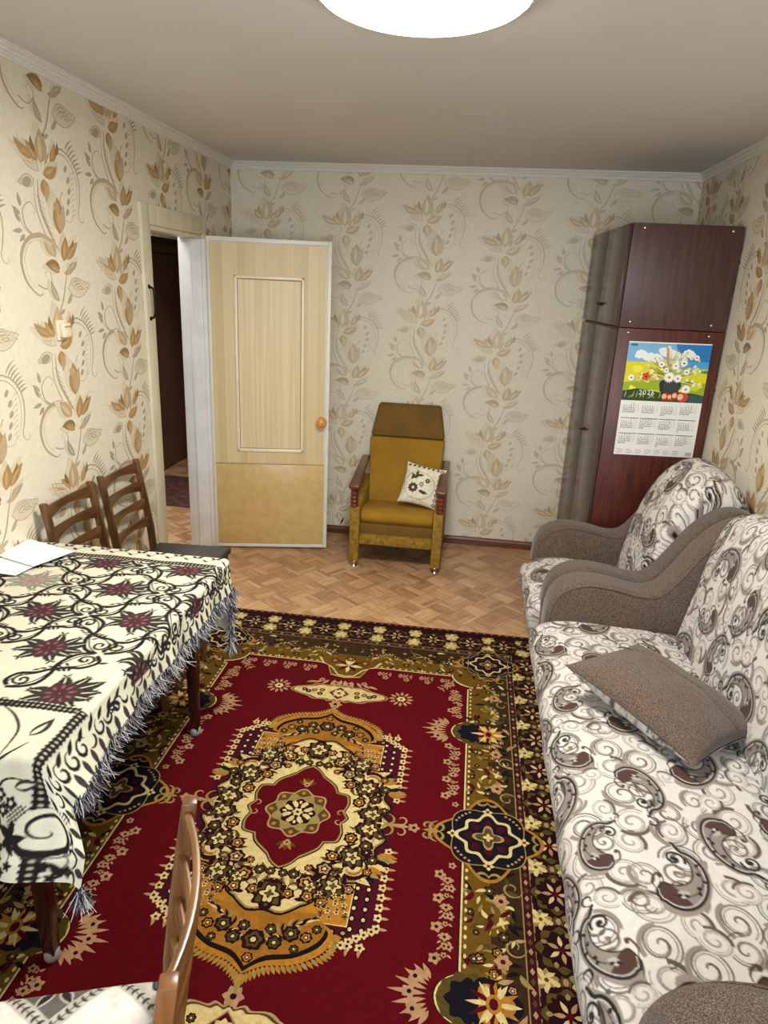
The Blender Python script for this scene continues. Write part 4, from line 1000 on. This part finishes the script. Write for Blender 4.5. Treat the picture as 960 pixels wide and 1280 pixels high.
    for P in ([(-1.10, 1.30), (-1.03, 1.26), (-.98, 1.20), (-.97, 1.12)], [(-1.16, 1.22), (-1.08, 1.16), (-1.05, 1.13)], [(-.93, 1.17), (-.96, 1.12), (-1.0, 1.09)], [(-1.02, 1.04), (-1.0, .98), (-.96, 1.06), (-.91, 1.07)], [(-1.2, 1.26), (-1.12, 1.29), (-1.02, 1.305)]):
        A.stroke(spline(P, 16), .007, T_BK, True, 26)
    A.leaf(-.945, 1.19, 1.3, .075, .034, T_BK2, lv=26); A.leaf(-.945, 1.195, 1.3, .05, .014, T_BG, lv=27); A.leaf(-.93, 1.05, .3, .06, .028, T_BK2, lv=26); A.leaf(-.925, 1.05, .3, .045, .012, T_BG, lv=27)
    A.leaf(-1.14, 1.24, 2.6, .08, .03, T_BK2, lv=26); A.leaf(-1.20, 1.16, 2.0, .08, .03, T_BK, lv=26)
    for x, y in ((-.965, 1.03), (-.935, 1.015), (-.955, .995), (-.985, 1.0), (-1.19, 1.02), (-1.16, 1.0), (-1.2, .98)): A.flower(x, y, .017, 5, T_BK, T_BG, lv=28)
    # trellis
    for k in range(-30, 40):
        for sg in (1, -1):
            x = -1.25+.011*k
            if -1.6 < x < -.6:
                y0, y1 = .925, 1.015; xa, xb = x, x+sg*.09
                if min(xa, xb) < -1.21 or max(xa, xb) > -.78: continue
                A.stroke([(xa, y0), (xb, y1)], .0028, T_BK, False, 24)
    for cx, cy, fl in ((-.985, .955, 1), (-.86, .965, -1), (-1.14, .955, -1), (-1.28, .95, 1), (-1.42, .95, -1)):
        A.push(cx, cy, 0, .052, .052*fl)
        A.ell(0, 0, 1.05, .9, T_BG, 20, lv=25); 
        t = np.linspace(0, 1, 34); an = -.6-t*8.2; r = 1.0*(1-t)**.7+.08
        A.stroke(np.c_[r*np.cos(an), r*np.sin(an)*.9], .30, T_BK, 'end', 26); A.stroke(np.c_[1.22*np.cos(an[:14]), 1.08*np.sin(an[:14])], .06, T_BK2, True, 25)
        A.leaf(1.1, -.3, .3, .9, .4, T_BK, lv=27); A.leaf(1.1, -.3, -.8, .7, .3, T_BK, lv=27); A.leaf(1.1, -.3, 1.4, .7, .3, T_BK, lv=27)
        A.pop()
    for k in range(9):
        x, y = -1.50+.082*k, .885+.008*(k % 2)
        A.stroke(spline([(x, y+.04), (x+.015, y+.02), (x+.005, y)], 6), .003, T_BK, True, 26)
        for q in ((.015, -.006), (-.014, .002), (.0, -.022)):
            for a in (0.3, 1.5, 2.7, 3.9, 5.1): A.leaf(x+q[0], y+q[1]+.006, a, .013, .008, T_BK, lv=27, n=4)
    A.pop()
    return A
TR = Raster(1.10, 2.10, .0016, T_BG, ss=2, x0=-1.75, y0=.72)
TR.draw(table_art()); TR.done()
def drape(X, Y):
    cx = np.clip(X, TX0-1, TX1); cy = np.clip(Y, TY0, TY1); ox, oy = X-cx, Y-cy; L = np.hypot(ox, oy)+1e-9
    dx, dy = ox/L, oy/L; r = .022
    a = np.clip(L/r, 0, pi/2); out = r*np.sin(a); drop = r*(1-np.cos(a)); rest = np.clip(L-r*pi/2, 0, None)
    arc = cx*1.0+cy*1.0+np.arctan2(dy, dx)*.16
    fold = np.sin(arc*23+.6)*.6+np.sin(arc*41+2)*.3+.25
    corner = np.exp(-((cx-TX1)**2+(cy-TY0)**2)/.05)
    far = np.exp(-((cx-TX1)**2+(cy-TY1)**2)/.03)*np.clip(dy*3, 0, 1)
    fl = .10+.16*fold*np.clip(rest/.12, 0, 1)+.22*corner*np.clip(rest/.2, 0, 1)-.22*far
    fl = np.clip(fl, .02, .6)
    out = out+rest*np.sin(fl); drop = drop+rest*np.cos(fl)
    Z = TZ+.004-drop+.0012*np.sin(X*31+Y*17)*np.sin(X*13-Y*29)+.0008*np.sin(Y*60+X*22)
    sag = .0
    tw = corner*np.clip(rest/.2, 0, 1)*np.clip(dx*4, 0, 1)
    return cx+dx*out+.075*tw, cy+dy*out+.02*tw, Z
gx = np.linspace(TX0, TX1+OVR, int((TX1+OVR-TX0)/.0026)); gy = np.linspace(0, 1, int((TY1+OVF-TY0+OVN)/.0026))
GX, GV = np.meshgrid(gx, gy, indexing='ij')
def ymax(x): return TY1+.215+.15*np.clip((x+1.12)/.25, 0, 1)
GY = TY0-OVN+(ymax(GX)-TY0+OVN)*GV; DX, DY, DZ = drape(GX, GY)
tcl = thing('tablecloth', 'cream quilted tablecloth with black scrolls, roses and a frayed fringe, draped over the table', 'tablecloth', (-1.27, 1.755, TZ+.004))
oc = np.array((-1.27, 1.755, TZ+.004))
TCM = vcmat('woven_tablecloth', rough=.85, spec=.2, var=.06, nscale=30, bump=.5, bscale=260, dist=.002)
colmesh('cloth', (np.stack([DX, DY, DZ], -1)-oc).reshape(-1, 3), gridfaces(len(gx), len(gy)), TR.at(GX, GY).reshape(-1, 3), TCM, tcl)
def strands(name, roots, length, parent, n_each, spread=.012, seed=1):
    rn = np.random.RandomState(seed); V = []; F = []; K = []; n = 0
    cols = [srgb(c) for c in ((176, 174, 172), (120, 118, 124), (38, 36, 50), (24, 24, 38), (196, 194, 190), (62, 60, 74))]
    for (p, d) in roots:
        for _ in range(n_each):
            b = np.array(p)+rn.normal(0, .003, 3); L = length*rn.uniform(.6, 1.15); w = rn.uniform(.0008, .0016)
            dr = np.array(d)*rn.uniform(.1, .9)+rn.normal(0, .2, 3); dr[2] = -1; dr /= np.linalg.norm(dr)
            side = np.cross(dr, rn.normal(0, 1, 3)); side /= np.linalg.norm(side); s2 = np.cross(dr, side)
            cv = rn.normal(0, spread, 3); c = cols[rn.randint(6)]
            for t in (0, .35, .7, 1):
                q = b+dr*L*t+cv*t*t*np.array([1, 1, .3]); ww = w*(1-.5*t)
                for a in (0, 2.1, 4.2): V.append(q+side*ww*cos(a)+s2*ww*sin(a)); K.append(c)
            for i in range(3):
                for k in range(3): F.append((n+i*3+k, n+i*3+(k+1) % 3, n+i*3+3+(k+1) % 3, n+i*3+3+k))
            n += 12
    o = colmesh(name, V, F, np.array(K), FRM, parent, smooth=False); return o
FRM = vcmat('fringe_yarn', rough=.9, spec=.1, var=.15, bump=0)
roots = []
for y in np.arange(TY0-.02, float(ymax(TX1+OVR))-.003, .0032):
    p = drape(np.array(TX1+OVR-.002), np.array(y)); roots.append((np.array([float(k) for k in p])-oc, (.25, .0, 0)))
fo = strands('fringe', roots, .042, tcl, 7); fo['kind'] = 'stuff'
for i, (x, y) in enumerate(((TX1+OVR, TY0-OVN), (TX1+OVR, float(ymax(TX1+OVR))))):
    p = drape(np.array(x), np.array(y)); p = np.array([float(k) for k in p])-oc
    t_ = strands('tassel', [(p+np.array([.004*cos(k), .004*sin(k), 0]), (cos(k*1.0)*.22, sin(k*1.0)*.22, 0)) for k in range(26)], .050, tcl, 7, .010, seed=4+i)
    t_['kind'] = 'stuff'
PAPER = mat('white_paper', (236, 236, 236), .6, var=.01)
for i, (x, y, rz, z, w, h, lb) in enumerate(((-1.585, 2.205, R(-20), TZ+.0155, .25, .17, 'white paper sheet nearer the chairs, lying over the other sheet on the tablecloth'), (-1.59, 2.10, R(-8), TZ+.009, .17, .16, 'white paper sheet half under the other one, nearer the table middle'))):
    b_ = MB(); nn = 10
    for q in range(nn):
        x0, x1 = -w/2+w*q/nn, -w/2+w*(q+1)/nn; c0, c1 = .004*(q/nn)**2, .004*((q+1)/nn)**2
        b_.hexa([(x0, -h/2, c0), (x1, -h/2, c1), (x1, h/2, c1), (x0, h/2, c0)], [(x0, -h/2, c0+.0022), (x1, -h/2, c1+.0022), (x1, h/2, c1+.0022), (x0, h/2, c0+.0022)])
    po = b_.build('paper_sheet', PAPER, weld=True); po.location = (x, y, z); po.rotation_euler = (0, 0, rz)
    if i == 1: po.location.x = -1.59
    tag(po, lb, 'paper', 'papers on the table')

# ------------------------------------------------------------------ ladder-back dining chairs
CHW = wood('brown_chair_wood', (104, 68, 36), (62, 38, 20), .3, 'z', coat=.2)
CHS = wood('brown_chair_slat', (102, 66, 34), (62, 38, 20), .3, 'y', coat=.2)
SEATB = mat('black_leatherette', (44, 42, 38), .5, var=.05, bump=.1, bscale=200)
BOW = .016; SWD = .20
def make_chair(label, W=CHW, S=CHS, seat=SEATB, pw=.17):
    t = thing('dining_chair', label, 'chair')
    def post_x(z): return -.205-.055*((z-.45)/.45)**1.3 if z > .45 else -.205-.02*((.45-z)/.45)
    for s in (-1, 1):
        zs = [0.0, .2, .42, .55, .7, .82, .90]
        v = []; hw = .013
        rings = []
        for z in zs:
            x = post_x(z); tk = .017 if z < .5 else .017-.004*(z-.5)/.4
            y = s*(pw+.0*(z))
            rings.append([(x-tk, y-hw, z), (x+tk, y-hw, z), (x+tk, y+hw, z), (x-tk, y+hw, z)])
        V = [p for r_ in rings for p in r_]; F = [(3, 2, 1, 0)]+[(4*i+k, 4*i+(k+1) % 4, 4*i+4+(k+1) % 4, 4*i+4+k) for i in range(len(rings)-1) for k in range(4)]+[tuple(4*(len(rings)-1)+k for k in range(4))]
        MB().add(V, F).build('back_post', W, t, bevel=.004)
        MB().hexa([(.175-.012, s*.172-.012, 0), (.175+.012, s*.172-.012, 0), (.175+.012, s*.172+.012, 0), (.175-.012, s*.172+.012, 0)], [(.172-.017, s*.172-.017, .42), (.172+.017, s*.172-.017, .42), (.172+.017, s*.172+.017, .42), (.172-.017, s*.172+.017, .42)]).build('leg', W, t, bevel=.004)
    for i, zc in enumerate((.868, .775, .682, .589)):
        x0 = post_x(zc); n = 14; V = []; F = []
        for k in range(n+1):
            f = k/n*2-1; y = f*(pw-.010); bow = -BOW*(1-f*f); hh = .016+.013*abs(f)**1.6
            xc = x0+bow
            up = zc+.018-.004*(1-f*f); lo = up-2*hh
            V += [(xc-.0065, y, lo), (xc+.0065, y, lo), (xc+.0065, y, up), (xc-.0065, y, up)]
        F = [(0, 1, 2, 3)]+[(4*k+q, 4*k+(q+1) % 4, 4*k+4+(q+1) % 4, 4*k+4+q) for k in range(n) for q in range(4)]+[(4*n+3, 4*n+2, 4*n+1, 4*n)]
        MB().add(V, F).build('back_slat', S, t, bevel=.003)
    fr = MB().box(-.19, .18, -.172, -.152, .36, .415).box(-.19, .18, .152, .172, .36, .415).box(.160, .180, -.155, .155, .36, .415).box(-.205, -.185, -.155, .155, .36, .415)
    fr.build('seat_frame', W, t, bevel=.003)
    MB().box(-.19, .205, -SWD, SWD, .416, .452).build('seat', seat, t, bevel=.014, segs=4)
    for s in (-1, 1): MB().box(-.2, .17, s*.170-.008, s*.170+.008, .17, .20).build('stretcher', W, t, bevel=.003)
    MB().box(.0, .018, -.165, .165, .175, .195).build('stretcher', W, t, bevel=.003)
    return t
c1 = make_chair('brown ladder-back chair with black seat standing next to the doorway'); c1.location = (-1.352, 2.975, .0059); c1.rotation_euler = (0, -.02625, 0)
c1['group'] = 'ladder-back dining chairs'
c2 = copy_tree(c1); c2.location = (-1.352, 2.548, .0059); c2['label'] = 'brown ladder-back chair tucked behind the far end of the table'
BOW = .026; SWD = .180
HW = wood('honey_chair_wood', (122, 78, 40), (80, 48, 24), .33, 'z', coat=.12); HS = wood('honey_chair_slat', (136, 94, 46), (96, 60, 28), .33, 'y', coat=.12)
c3 = make_chair('glossy ladder-back chair in the foreground with a black and white seat cover', HW, HS, pw=.165)
c3['group'] = 'ladder-back dining chairs'; c3.location = (-.622, .69, .0105); c3.rotation_euler = (0, 0, R(198))
# printed seat cover on the near chair
def seatcover_art():
    A = Art(); bk, gy, wh, bl = (26, 24, 24), (88, 84, 78), (176, 170, 158), (64, 68, 86)
    for i in range(-1, 4):
        for j in range(-1, 4):
            cx, cy = -.2+.2*i, -.2+.2*j; o2 = (i+j) % 2
            A.poly([(cx-.1, cy), (cx, cy-.1), (cx+.1, cy), (cx, cy+.1)], gy if o2 else wh, 1)
            if o2:
                for k in range(6): A.leaf(cx+cos(k*1.047)*.012, cy+sin(k*1.047)*.012, k*1.047, .055, .024, wh, lv=3); A.leaf(cx+cos(k*1.047)*.016, cy+sin(k*1.047)*.016, k*1.047, .045, .016, bk, lv=4)
                A.ell(cx, cy, .012, .012, wh, 10, lv=5)
            else:
                A.polar(lambda t: .042*(1+.16*cos(6*t)), bk, 40, 3, cx, cy); A.polar(lambda t: .037*(1+.16*cos(6*t)), gy if (i*j) % 2 else bl, 40, 4, cx, cy); A.ell(cx, cy, .013, .011, wh, 12, lv=5)
                for q in ((.07, 0), (-.07, 0), (0, .07), (0, -.07)): A.poly([(cx+q[0]-.008, cy+q[1]), (cx+q[0], cy+q[1]-.008), (cx+q[0]+.008, cy+q[1]), (cx+q[0], cy+q[1]+.008)], bk, 3)
            for a, b in (((cx-.1, cy), (cx, cy-.1)), ((cx, cy-.1), (cx+.1, cy)), ((cx+.1, cy), (cx, cy+.1)), ((cx, cy+.1), (cx-.1, cy))):
                a, b = np.array(a), np.array(b); A.stroke([a, b], .026, wh, False, 6)
                for k in range(9):
                    f = (k+.5)/9; m_ = a+(b-a)*f; A.leaf(m_[0], m_[1], math.atan2(b[1]-a[1], b[0]-a[0])+.9, .012, .006, bk, lv=8, n=4); A.leaf(m_[0], m_[1], math.atan2(b[1]-a[1], b[0]-a[0])-.9-pi*0, .012, .006, bk, lv=8, n=4)
                A.stroke([a, b], .002, bk, False, 7)
    return A
SR = Raster(.5, .5, .0015, (214, 208, 196), ss=2, x0=-.25, y0=-.25); SR.draw(seatcover_art()); SR.done()
u_ = np.linspace(-1, 1, 170); U_, V_ = np.meshgrid(u_, u_, indexing='ij')
X_ = U_*.202+.006; Y_ = V_*.185
Z_ = .457+.030*(np.clip(1-np.abs(U_)**4, 0, 1)*np.clip(1-np.abs(V_)**4, 0, 1))**.5
scv = colmesh('seat_cover', np.stack([X_, Y_, Z_], -1).reshape(-1, 3), gridfaces(170, 170), SR.at(X_, Y_).reshape(-1, 3), vcmat('printed_cotton', bump=.3, bscale=500), c3)
scv['label'] = 'black and white printed seat cover'

# ------------------------------------------------------------------ mustard armchair
YC = (-.41, 4.13, 0)
MUS = mat('mustard_upholstery', (162, 120, 14), .85, c2=(144, 105, 11), scale=5, bump=.4, bscale=700)
MUSW = mat('mustard_worn', (152, 118, 28), .8, c2=(118, 86, 18), scale=34, bump=.4, bscale=500)
MUSD = mat('mustard_top', (114, 84, 24), .85, c2=(102, 74, 20), scale=6, bump=.4, bscale=700)
REDW = wood('reddish_arm_wood', (110, 66, 46), (80, 44, 30), .3, 'y', coat=.3)
CHR = mat('chrome', (210, 208, 204), .15, 1, var=.02)
ya = thing('mustard_armchair', 'mustard yellow high-back armchair with wooden armrests against the flowered wall', 'armchair', YC)
def ymesh(name, b, m, **k): return b.build(name, m, ya, **k)
# seat: rounded box profile
sp_ = spline([(.06, .30), (.035, .325), (.03, .355), (.05, .385), (.12, .395), (.28, .375), (.46, .36)], 24)
ymesh('seat', MB().prism([tuple(p) for p in sp_]+[(.46, .24), (.06, .24)], -.235, .235, 'yz'), MUS, bevel=.012, segs=3, ang=50)
bk = MB()
# backrest with tapered head, leaning back
def bp_(x, z, f): # front (f=0) / rear (f=1)
    y = .36+.20*(z-.38)/.62+f*.075; return (x, y, z)
ymesh('backrest', MB().hexa([bp_(-.235, .345, 0), bp_(.235, .345, 0), bp_(.235, .345, 1), bp_(-.235, .345, 1)], [bp_(-.258, .785, 0), bp_(.258, .785, 0), bp_(.258, .785, 1), bp_(-.258, .785, 1)]), MUS, bevel=.016, segs=3)
ymesh('headrest', MB().hexa([bp_(-.255, .790, 0), bp_(.255, .790, 0), bp_(.255, .790, 1), bp_(-.255, .790, 1)], [bp_(-.215, 1.005, .05), bp_(.215, 1.005, .05), bp_(.215, 1.005, .9), bp_(-.215, 1.005, .9)]), MUSD, bevel=.016, segs=3)
for s in (-1, 1):
    x0, x1 = sorted((s*.238, s*.300))
    ymesh('side_panel', MB().prism([(0, .045), (.06, .045), (.09, .10), (.50, .10), (.53, .045), (.585, .045), (.56, .50), (.30, .46), (.0, .42)], x0, x1, 'yz'), MUSW, bevel=.006, segs=2)
    # armrest board, narrow turned post under its front
    ar = MB().hexa([(s*.275-.034, -.035, .548), (s*.275+.034, -.035, .548), (s*.28+.028, .50, .628), (s*.28-.028, .50, .628)], [(s*.275-.034, -.035, .574), (s*.275+.034, -.035, .574), (s*.28+.028, .50, .650), (s*.28-.028, .50, .650)])
    aro = ymesh('armrest', ar, REDW, bevel=.008, segs=3)
    MB().lathe([(.026, .42), (.026, .432), (.021, .438), (.026, .446), (.026, .458), (.021, .465), (.026, .472), (.026, .486), (.021, .493), (.026, .50), (.026, .514), (.021, .52), (.026, .53), (.026, .55)], (s*.275, .016, 0), 16).build('arm_support', wood('red_turned_wood', (128, 56, 36), (88, 34, 22), .3, 'z'), aro)
    for y in (.03, .55):
        MB().lathe([(.020, 0), (.020, .006), (.007, .010), (.007, .022), (.017, .030), (.017, .046)], (s*.268, y, 0), 16).build('foot', CHR, ya, smooth=True, ang=80)
ymesh('front_apron', MB().box(-.238, .238, .012, .05, .165, .235), MUSW, bevel=.006)
ymesh('seat_base', MB().box(-.236, .236, .04, .50, .215, .30), MUSD, bevel=.004)
# decorative cushion
yp = thing('flower_cushion', 'small cream cushion with dark flower print leaning in the mustard armchair', 'cushion', (-.272, 4.365, .530))
yp.rotation_euler = (R(64), R(8), R(-6))
def yp_art():
    A = Art(); dg, gr, ol, rd = (66, 58, 40), (150, 142, 112), (104, 96, 60), (130, 60, 44)
    A.polar(lambda t: .098*(1+.05*cos(2*t)), gr, 60, 1, -.015, -.01); A.polar(lambda t: .094*(1+.05*cos(2*t)), (226, 218, 194), 60, 2, -.015, -.01)
    A.flower(-.05, -.03, .034, 9, dg, (214, 200, 160), lv=4); A.flower(.035, .03, .018, 6, dg, None, lv=4); A.flower(.0, .0, .02, 6, gr, None, lv=4)
    for a, x, y in ((.7, -.06, .03), (1.5, -.045, .045), (2.3, -.05, .03), (.2, -.04, .055), (-.4, -.01, -.04), (-.7, .0, -.035), (-.2, .01, -.045), (1.1, -.075, .02)): A.leaf(x, y, a, .045, .018, dg, lv=4)
    for k in range(8): A.polar(lambda t: .012*(1+.2*cos(4*t)), ol if k % 2 else dg, 20, 4, .108, -.115+.033*k); A.ell(.108, -.115+.033*k, .005, .005, (222, 214, 190), 8, lv=5)
    for k in range(7): A.polar(lambda t: .009*(1+.2*cos(4*t)), dg if k % 2 else rd, 20, 4, -.11+.032*k, .118)
    return A
YR = Raster(.30, .30, .0015, (222, 214, 190), ss=2, x0=-.15, y0=-.15); YR.draw(yp_art()); YR.done()
YM = vcmat('flower_print_cotton', bump=.2, bscale=400)
pillow_obj('front_cover', .265, .275, .10, 1, YM, yp, lambda X, Y: YR.at(X, Y), n=90)
pillow_obj('back_cover', .27, .28, .08, -1, YM, yp, (206, 190, 150))

# ------------------------------------------------------------------ wardrobe and calendar
wd = thing('wardrobe', 'tall dark mahogany two-part wardrobe standing in the right corner', 'wardrobe', (.736, 3.83, 0), R(2.8))
MAH = wood('mahogany_veneer', (96, 44, 32), (64, 28, 22), .4, 'z', scale=9)
MAH2 = wood('mahogany_veneer_dull', (82, 54, 49), (66, 42, 39), .42, 'z', scale=9)
POL = wood('polished_mahogany', (84, 68, 60), (68, 54, 48), .16, 'z', scale=5, coat=0)
POL.node_tree.nodes['Principled BSDF'].inputs['Specular IOR Level'].default_value = .22
D_, L_ = .538, .905
def casing(z0, z1): return MB().box(0, D_, 0, .018, z0, z1).box(0, D_, L_-.018, L_, z0, z1).box(D_-.006, D_, .018, L_-.018, z0, z1).box(.0, D_-.006, .018, L_-.018, z1-.018, z1).box(.0, D_-.006, .018, L_-.018, z0, z0+.018)
casing(.0, 1.622).build('lower_cabinet', MAH, wd, bevel=.0015)
casing(1.626, 2.132).build('upper_cabinet', MAH2, wd, bevel=.0015)
for z0, z1 in ((.06, 1.615), (1.632, 2.128)):
    for y0, y1 in ((.012, .455), (.459, .898)):
        dd = MB().box(-.018, -.001, y0, y1, z0, z1).build('door', POL, wd, bevel=.0015)
        if y0 < .1: MB().lathe([(.010, 0), (.010, -.003), (.004, -.005), (.004, -.018), (.011, -.02), (.001, -.024)], (-.018, y1-.016, z0+.10 if z0 > 1 else 1.0), 12, 'x').build('door_key', BLK, dd)
SCW = mat('nickel_cap', (226, 218, 206), .2, .9, var=.02)
for x, z in ((.055, 2.108), (.485, 2.108), (.052, 1.655), (.052, 1.600), (.462, 1.655), (.462, 1.600)):
    MB().lathe([(.0065, 0), (.0065, -.002), (.004, -.004), (.0005, -.0045)], (x, 0, z), 12, 'y').build('screw_cap', SCW, wd, smooth=True)
# calendar hung on the wardrobe's side
calr = thing('wall_calendar', 'large 2026 poster calendar with daisy bouquet picture fixed to the wardrobe side', 'calendar', (1.0135, 3.8405, 1.257), R(2.8))
calr.rotation_euler = (0, R(-.6), R(2.8))
CWd, CHt = .424, .606
MB().box(-CWd/2, CWd/2, -.0012, 0, -CHt/2, CHt/2).build('sheet', mat('calendar_paper', (232, 232, 226), .35, var=.01), calr)
def cal_art():
    A = Art(); rn = random.Random(9); w, t, b = CWd/2, CHt/2, -.005
    def bl(x, y, rx, ry, c, lv, n=14, j=.15):
        ph = rn.uniform(0, 6); A.polar(lambda a: 1/math.sqrt((cos(a)/rx)**2+(sin(a)/ry)**2)*(1+j*sin(3*a+ph)+j*.6*sin(7*a+ph)), c, 40, lv, x, y)
    A.poly([(-w, b), (w, b), (w, t-.006), (-w, t-.006)], (120, 176, 214), 0)
    def cl(P, c, lv): A.poly(P, c, lv)
    cl([(.03, t-.006), (w, t-.006), (w, .18), (.10, .19), (.05, .24)], (30, 120, 190), 1)
    cl([(.10, .21), (w, .21), (w, .175), (.08, .175)], (70, 160, 220), 2)
    cl([(-w, .20), (-w, b), (w, b), (w, .172), (.05, .168), (-.05, .20)], (214, 206, 40), 1)
    cl([(-w, .09), (-w, b), (w, b), (w, .10), (.0, .12)], (150, 172, 40), 2)
    cl([(.08, .172), (w, .166), (w, .15), (.08, .158)], (96, 130, 60), 3)
    def inb(x, y, r): return abs(x)+r < w and b < y-r and y+r < t-.008
    for k in range(7): bl(-.14+.04*k, .24+rn.uniform(-.02, .02), .035, .022, (232, 236, 238), 3, j=.1)
    for k in range(26):
        x, y, r = rn.uniform(-w, w), rn.uniform(.03, .17), rn.uniform(.012, .03)
        if inb(x, y, r*1.3): bl(x, y, r, r*.8, rn.choice([(232, 222, 60), (196, 204, 40), (170, 190, 50), (226, 226, 110), (120, 150, 40)]), 4)
    cl([(-w, .045), (-.14, .06), (-.06, .05), (0, .04), (.08, .05), (.15, .045), (w, .035), (w, b), (-w, b)], (44, 66, 30), 5)
    bl(.03, .075, .055, .058, (34, 40, 38), 6, j=.05); bl(.035, .07, .04, .04, (52, 58, 62), 7, j=.05)
    for k in range(120):
        a = rn.uniform(-.3, pi+.3); L = rn.uniform(.03, .15); x, y = .02+cos(a)*rn.uniform(0, .04), .12+sin(a)*.02
        x2, y2 = x+cos(a)*L, y+sin(a)*L*.95
        if inb(x2, y2, .01): A.stroke(spline([(x, y), ((x+x2)/2+rn.uniform(-.012, .012), (y+y2)/2), (x2, y2)], 6), .004, rn.choice([(92, 112, 36), (150, 160, 60), (60, 84, 26), (198, 196, 110), (170, 180, 90)]), True, 8)
        if k % 2 and inb(x2, y2, .012): A.flower(x2, y2, rn.uniform(.006, .011), 6, rn.choice([(236, 232, 200), (214, 206, 120), (246, 244, 232)]), (206, 170, 40), lv=10)
    for x, y, r in ((.02, .125, .030), (.065, .12, .024), (.045, .185, .022), (.105, .155, .018), (-.03, .19, .018), (.115, .065, .026), (-.175, .115, .018), (.0, .16, .015), (.085, .20, .020), (.145, .23, .016)):
        for k in range(14): A.leaf(x+cos(k*.449)*r*.2, y+sin(k*.449)*r*.2, k*.449, r*.85, r*.30, (244, 244, 238), lv=12, n=5)
        A.ell(x, y, r*.30, r*.26, (196, 160, 50) if r > .02 else (90, 80, 50), 10, lv=13)
    A.flower(-.10, .125, .026, 5, (206, 80, 36), (90, 40, 20), lv=12); A.stroke(spline([(-.01, t-.012), (-.005, .24), (.01, .17)], 8), .012, (190, 140, 90), False, 11)
    for x, y, r, c in ((.02, .022, .026, (176, 40, 36)), (.045, .02, .02, (200, 60, 50)), (.072, .028, .025, (168, 20, 26)), (.105, .022, .030, (196, 66, 52))):
        A.ell(x, y, r, r*.85, c, 20, lv=14); A.ell(x-r*.4, y+.002, r*.5, r*.55, (226, 190, 150), 14, lv=15)
    cl([(.14, .035), (w, .035), (w, b), (.14, b)], (50, 84, 92), 6)
    A.poly([(-w+.012, t-.012), (-w+.045, t-.012), (-w+.045, t-.022), (-w+.012, t-.022)], (24, 110, 90), 16)
    for k in range(10): A.leaf(-.2+.02*k, .01, rn.uniform(.5, 2.6), .04, .006, (150, 170, 90), .5, lv=9)
    # month table furniture: rules, small print lines, bar code
    for y in (-.098, -.182):
        for k in range(4): A.poly([(-w+.012+.100*k, y), (-w+.106+.100*k, y), (-w+.106+.100*k, y-.004), (-w+.012+.100*k, y-.004)], (74, 86, 70) if k % 2 else (104, 112, 100), 1)
    for r_ in range(3):
        for k in range(7): A.poly([(-w+.012+.05*k, -.272-.009*r_), (-w+.012+.05*k+rn.uniform(.02, .044), -.272-.009*r_), (-w+.012+.05*k+.03, -.2745-.009*r_), (-w+.012+.05*k, -.2745-.009*r_)], rn.choice([(150, 150, 150), (206, 120, 120), (120, 120, 120)]), 1)
    for k in range(9): A.poly([(w-.042+.0036*k, -.276), (w-.042+.0036*k+.0018, -.276), (w-.042+.0036*k+.0018, -.296), (w-.042+.0036*k, -.296)], (70, 70, 70), 1)
    return A
CP = vcmat('calendar_print', rough=.35, spec=.4, var=.02, bump=0)
art_mesh('printed_picture', cal_art(), lambda x, z, d: (x, -.0012-d, z), CP, step=.00004, parent=calr, jitter=.03)
# digit outlines from the built-in font
def glyphs():
    G = {}
    for ch in '0123456789':
        cu = bpy.data.curves.new('digit', 'FONT'); cu.body = ch; cu.size = 1; cu.resolution_u = 2
        o_ = bpy.data.objects.new('digit', cu); C.objects.link(o_); me = o_.to_mesh()
        v = np.array([q.co[:2] for q in me.vertices]); f = [tuple(p.vertices) for p in me.polygons]; G[ch] = (v-[v[:, 0].min(), 0], f, v[:, 0].max()-v[:, 0].min())
        o_.to_mesh_clear(); bpy.data.objects.remove(o_); bpy.data.curves.remove(cu)
    return G
GL = glyphs()
def put(V, F, txt, x, z, s, adv=.62, bold=0):
    for k, ch in enumerate(txt):
        v, f, w_ = GL[ch]; n = len(V)
        for q in v: V.append((x+(q[0]+(adv-w_)*.5)*s*1.0+k*adv*s, -.00135-bold, z+q[1]*s))
        F += [tuple(n+i for i in reversed(t)) for t in f]
V = []; F = []; V2 = []; F2 = []
import calendar as _cal
for mo_ in range(12):
    cx = -CWd/2+.013+.1005*(mo_ % 4); cy = -.026-.085*(mo_//4)
    fw, nd = _cal.monthrange(2026, mo_+1)
    for dday in range(1, nd+1):
        k = fw+dday-1; col_, row = k % 7, k//7
        tx = str(dday); tgt = (V2, F2) if col_ > 4 else (V, F)
        put(tgt[0], tgt[1], tx, cx+.0128*col_+(.002 if len(tx) == 1 else 0), cy-.0112*row, .0112 if col_ < 5 else .0095, .55)
        if col_ < 5: put(tgt[0], tgt[1], tx, cx+.0006+.0128*col_+(.002 if len(tx) == 1 else 0), cy+.0004-.0112*row, .0112, .55, 1e-4)
def flat(nm, V, F, m):
    me = bpy.data.meshes.new(nm); me.from_pydata(V, [], F); me.materials.append(m); o_ = bpy.data.objects.new(nm, me); C.objects.link(o_); o_.parent = calr; return o_
o_ = flat('weekday_numbers', V, F, mat('black_print', (24, 24, 26), .5, var=0)); o_['kind'] = 'stuff'
o_ = flat('weekend_numbers', V2, F2, mat('red_print', (176, 130, 124), .5, var=0)); o_['kind'] = 'stuff'
V = []; F = []; put(V, F, '2026', -.128, .028, .036, .60, .001); flat('year_numerals', V, F, mat('white_print', (244, 244, 244), .5, var=0))
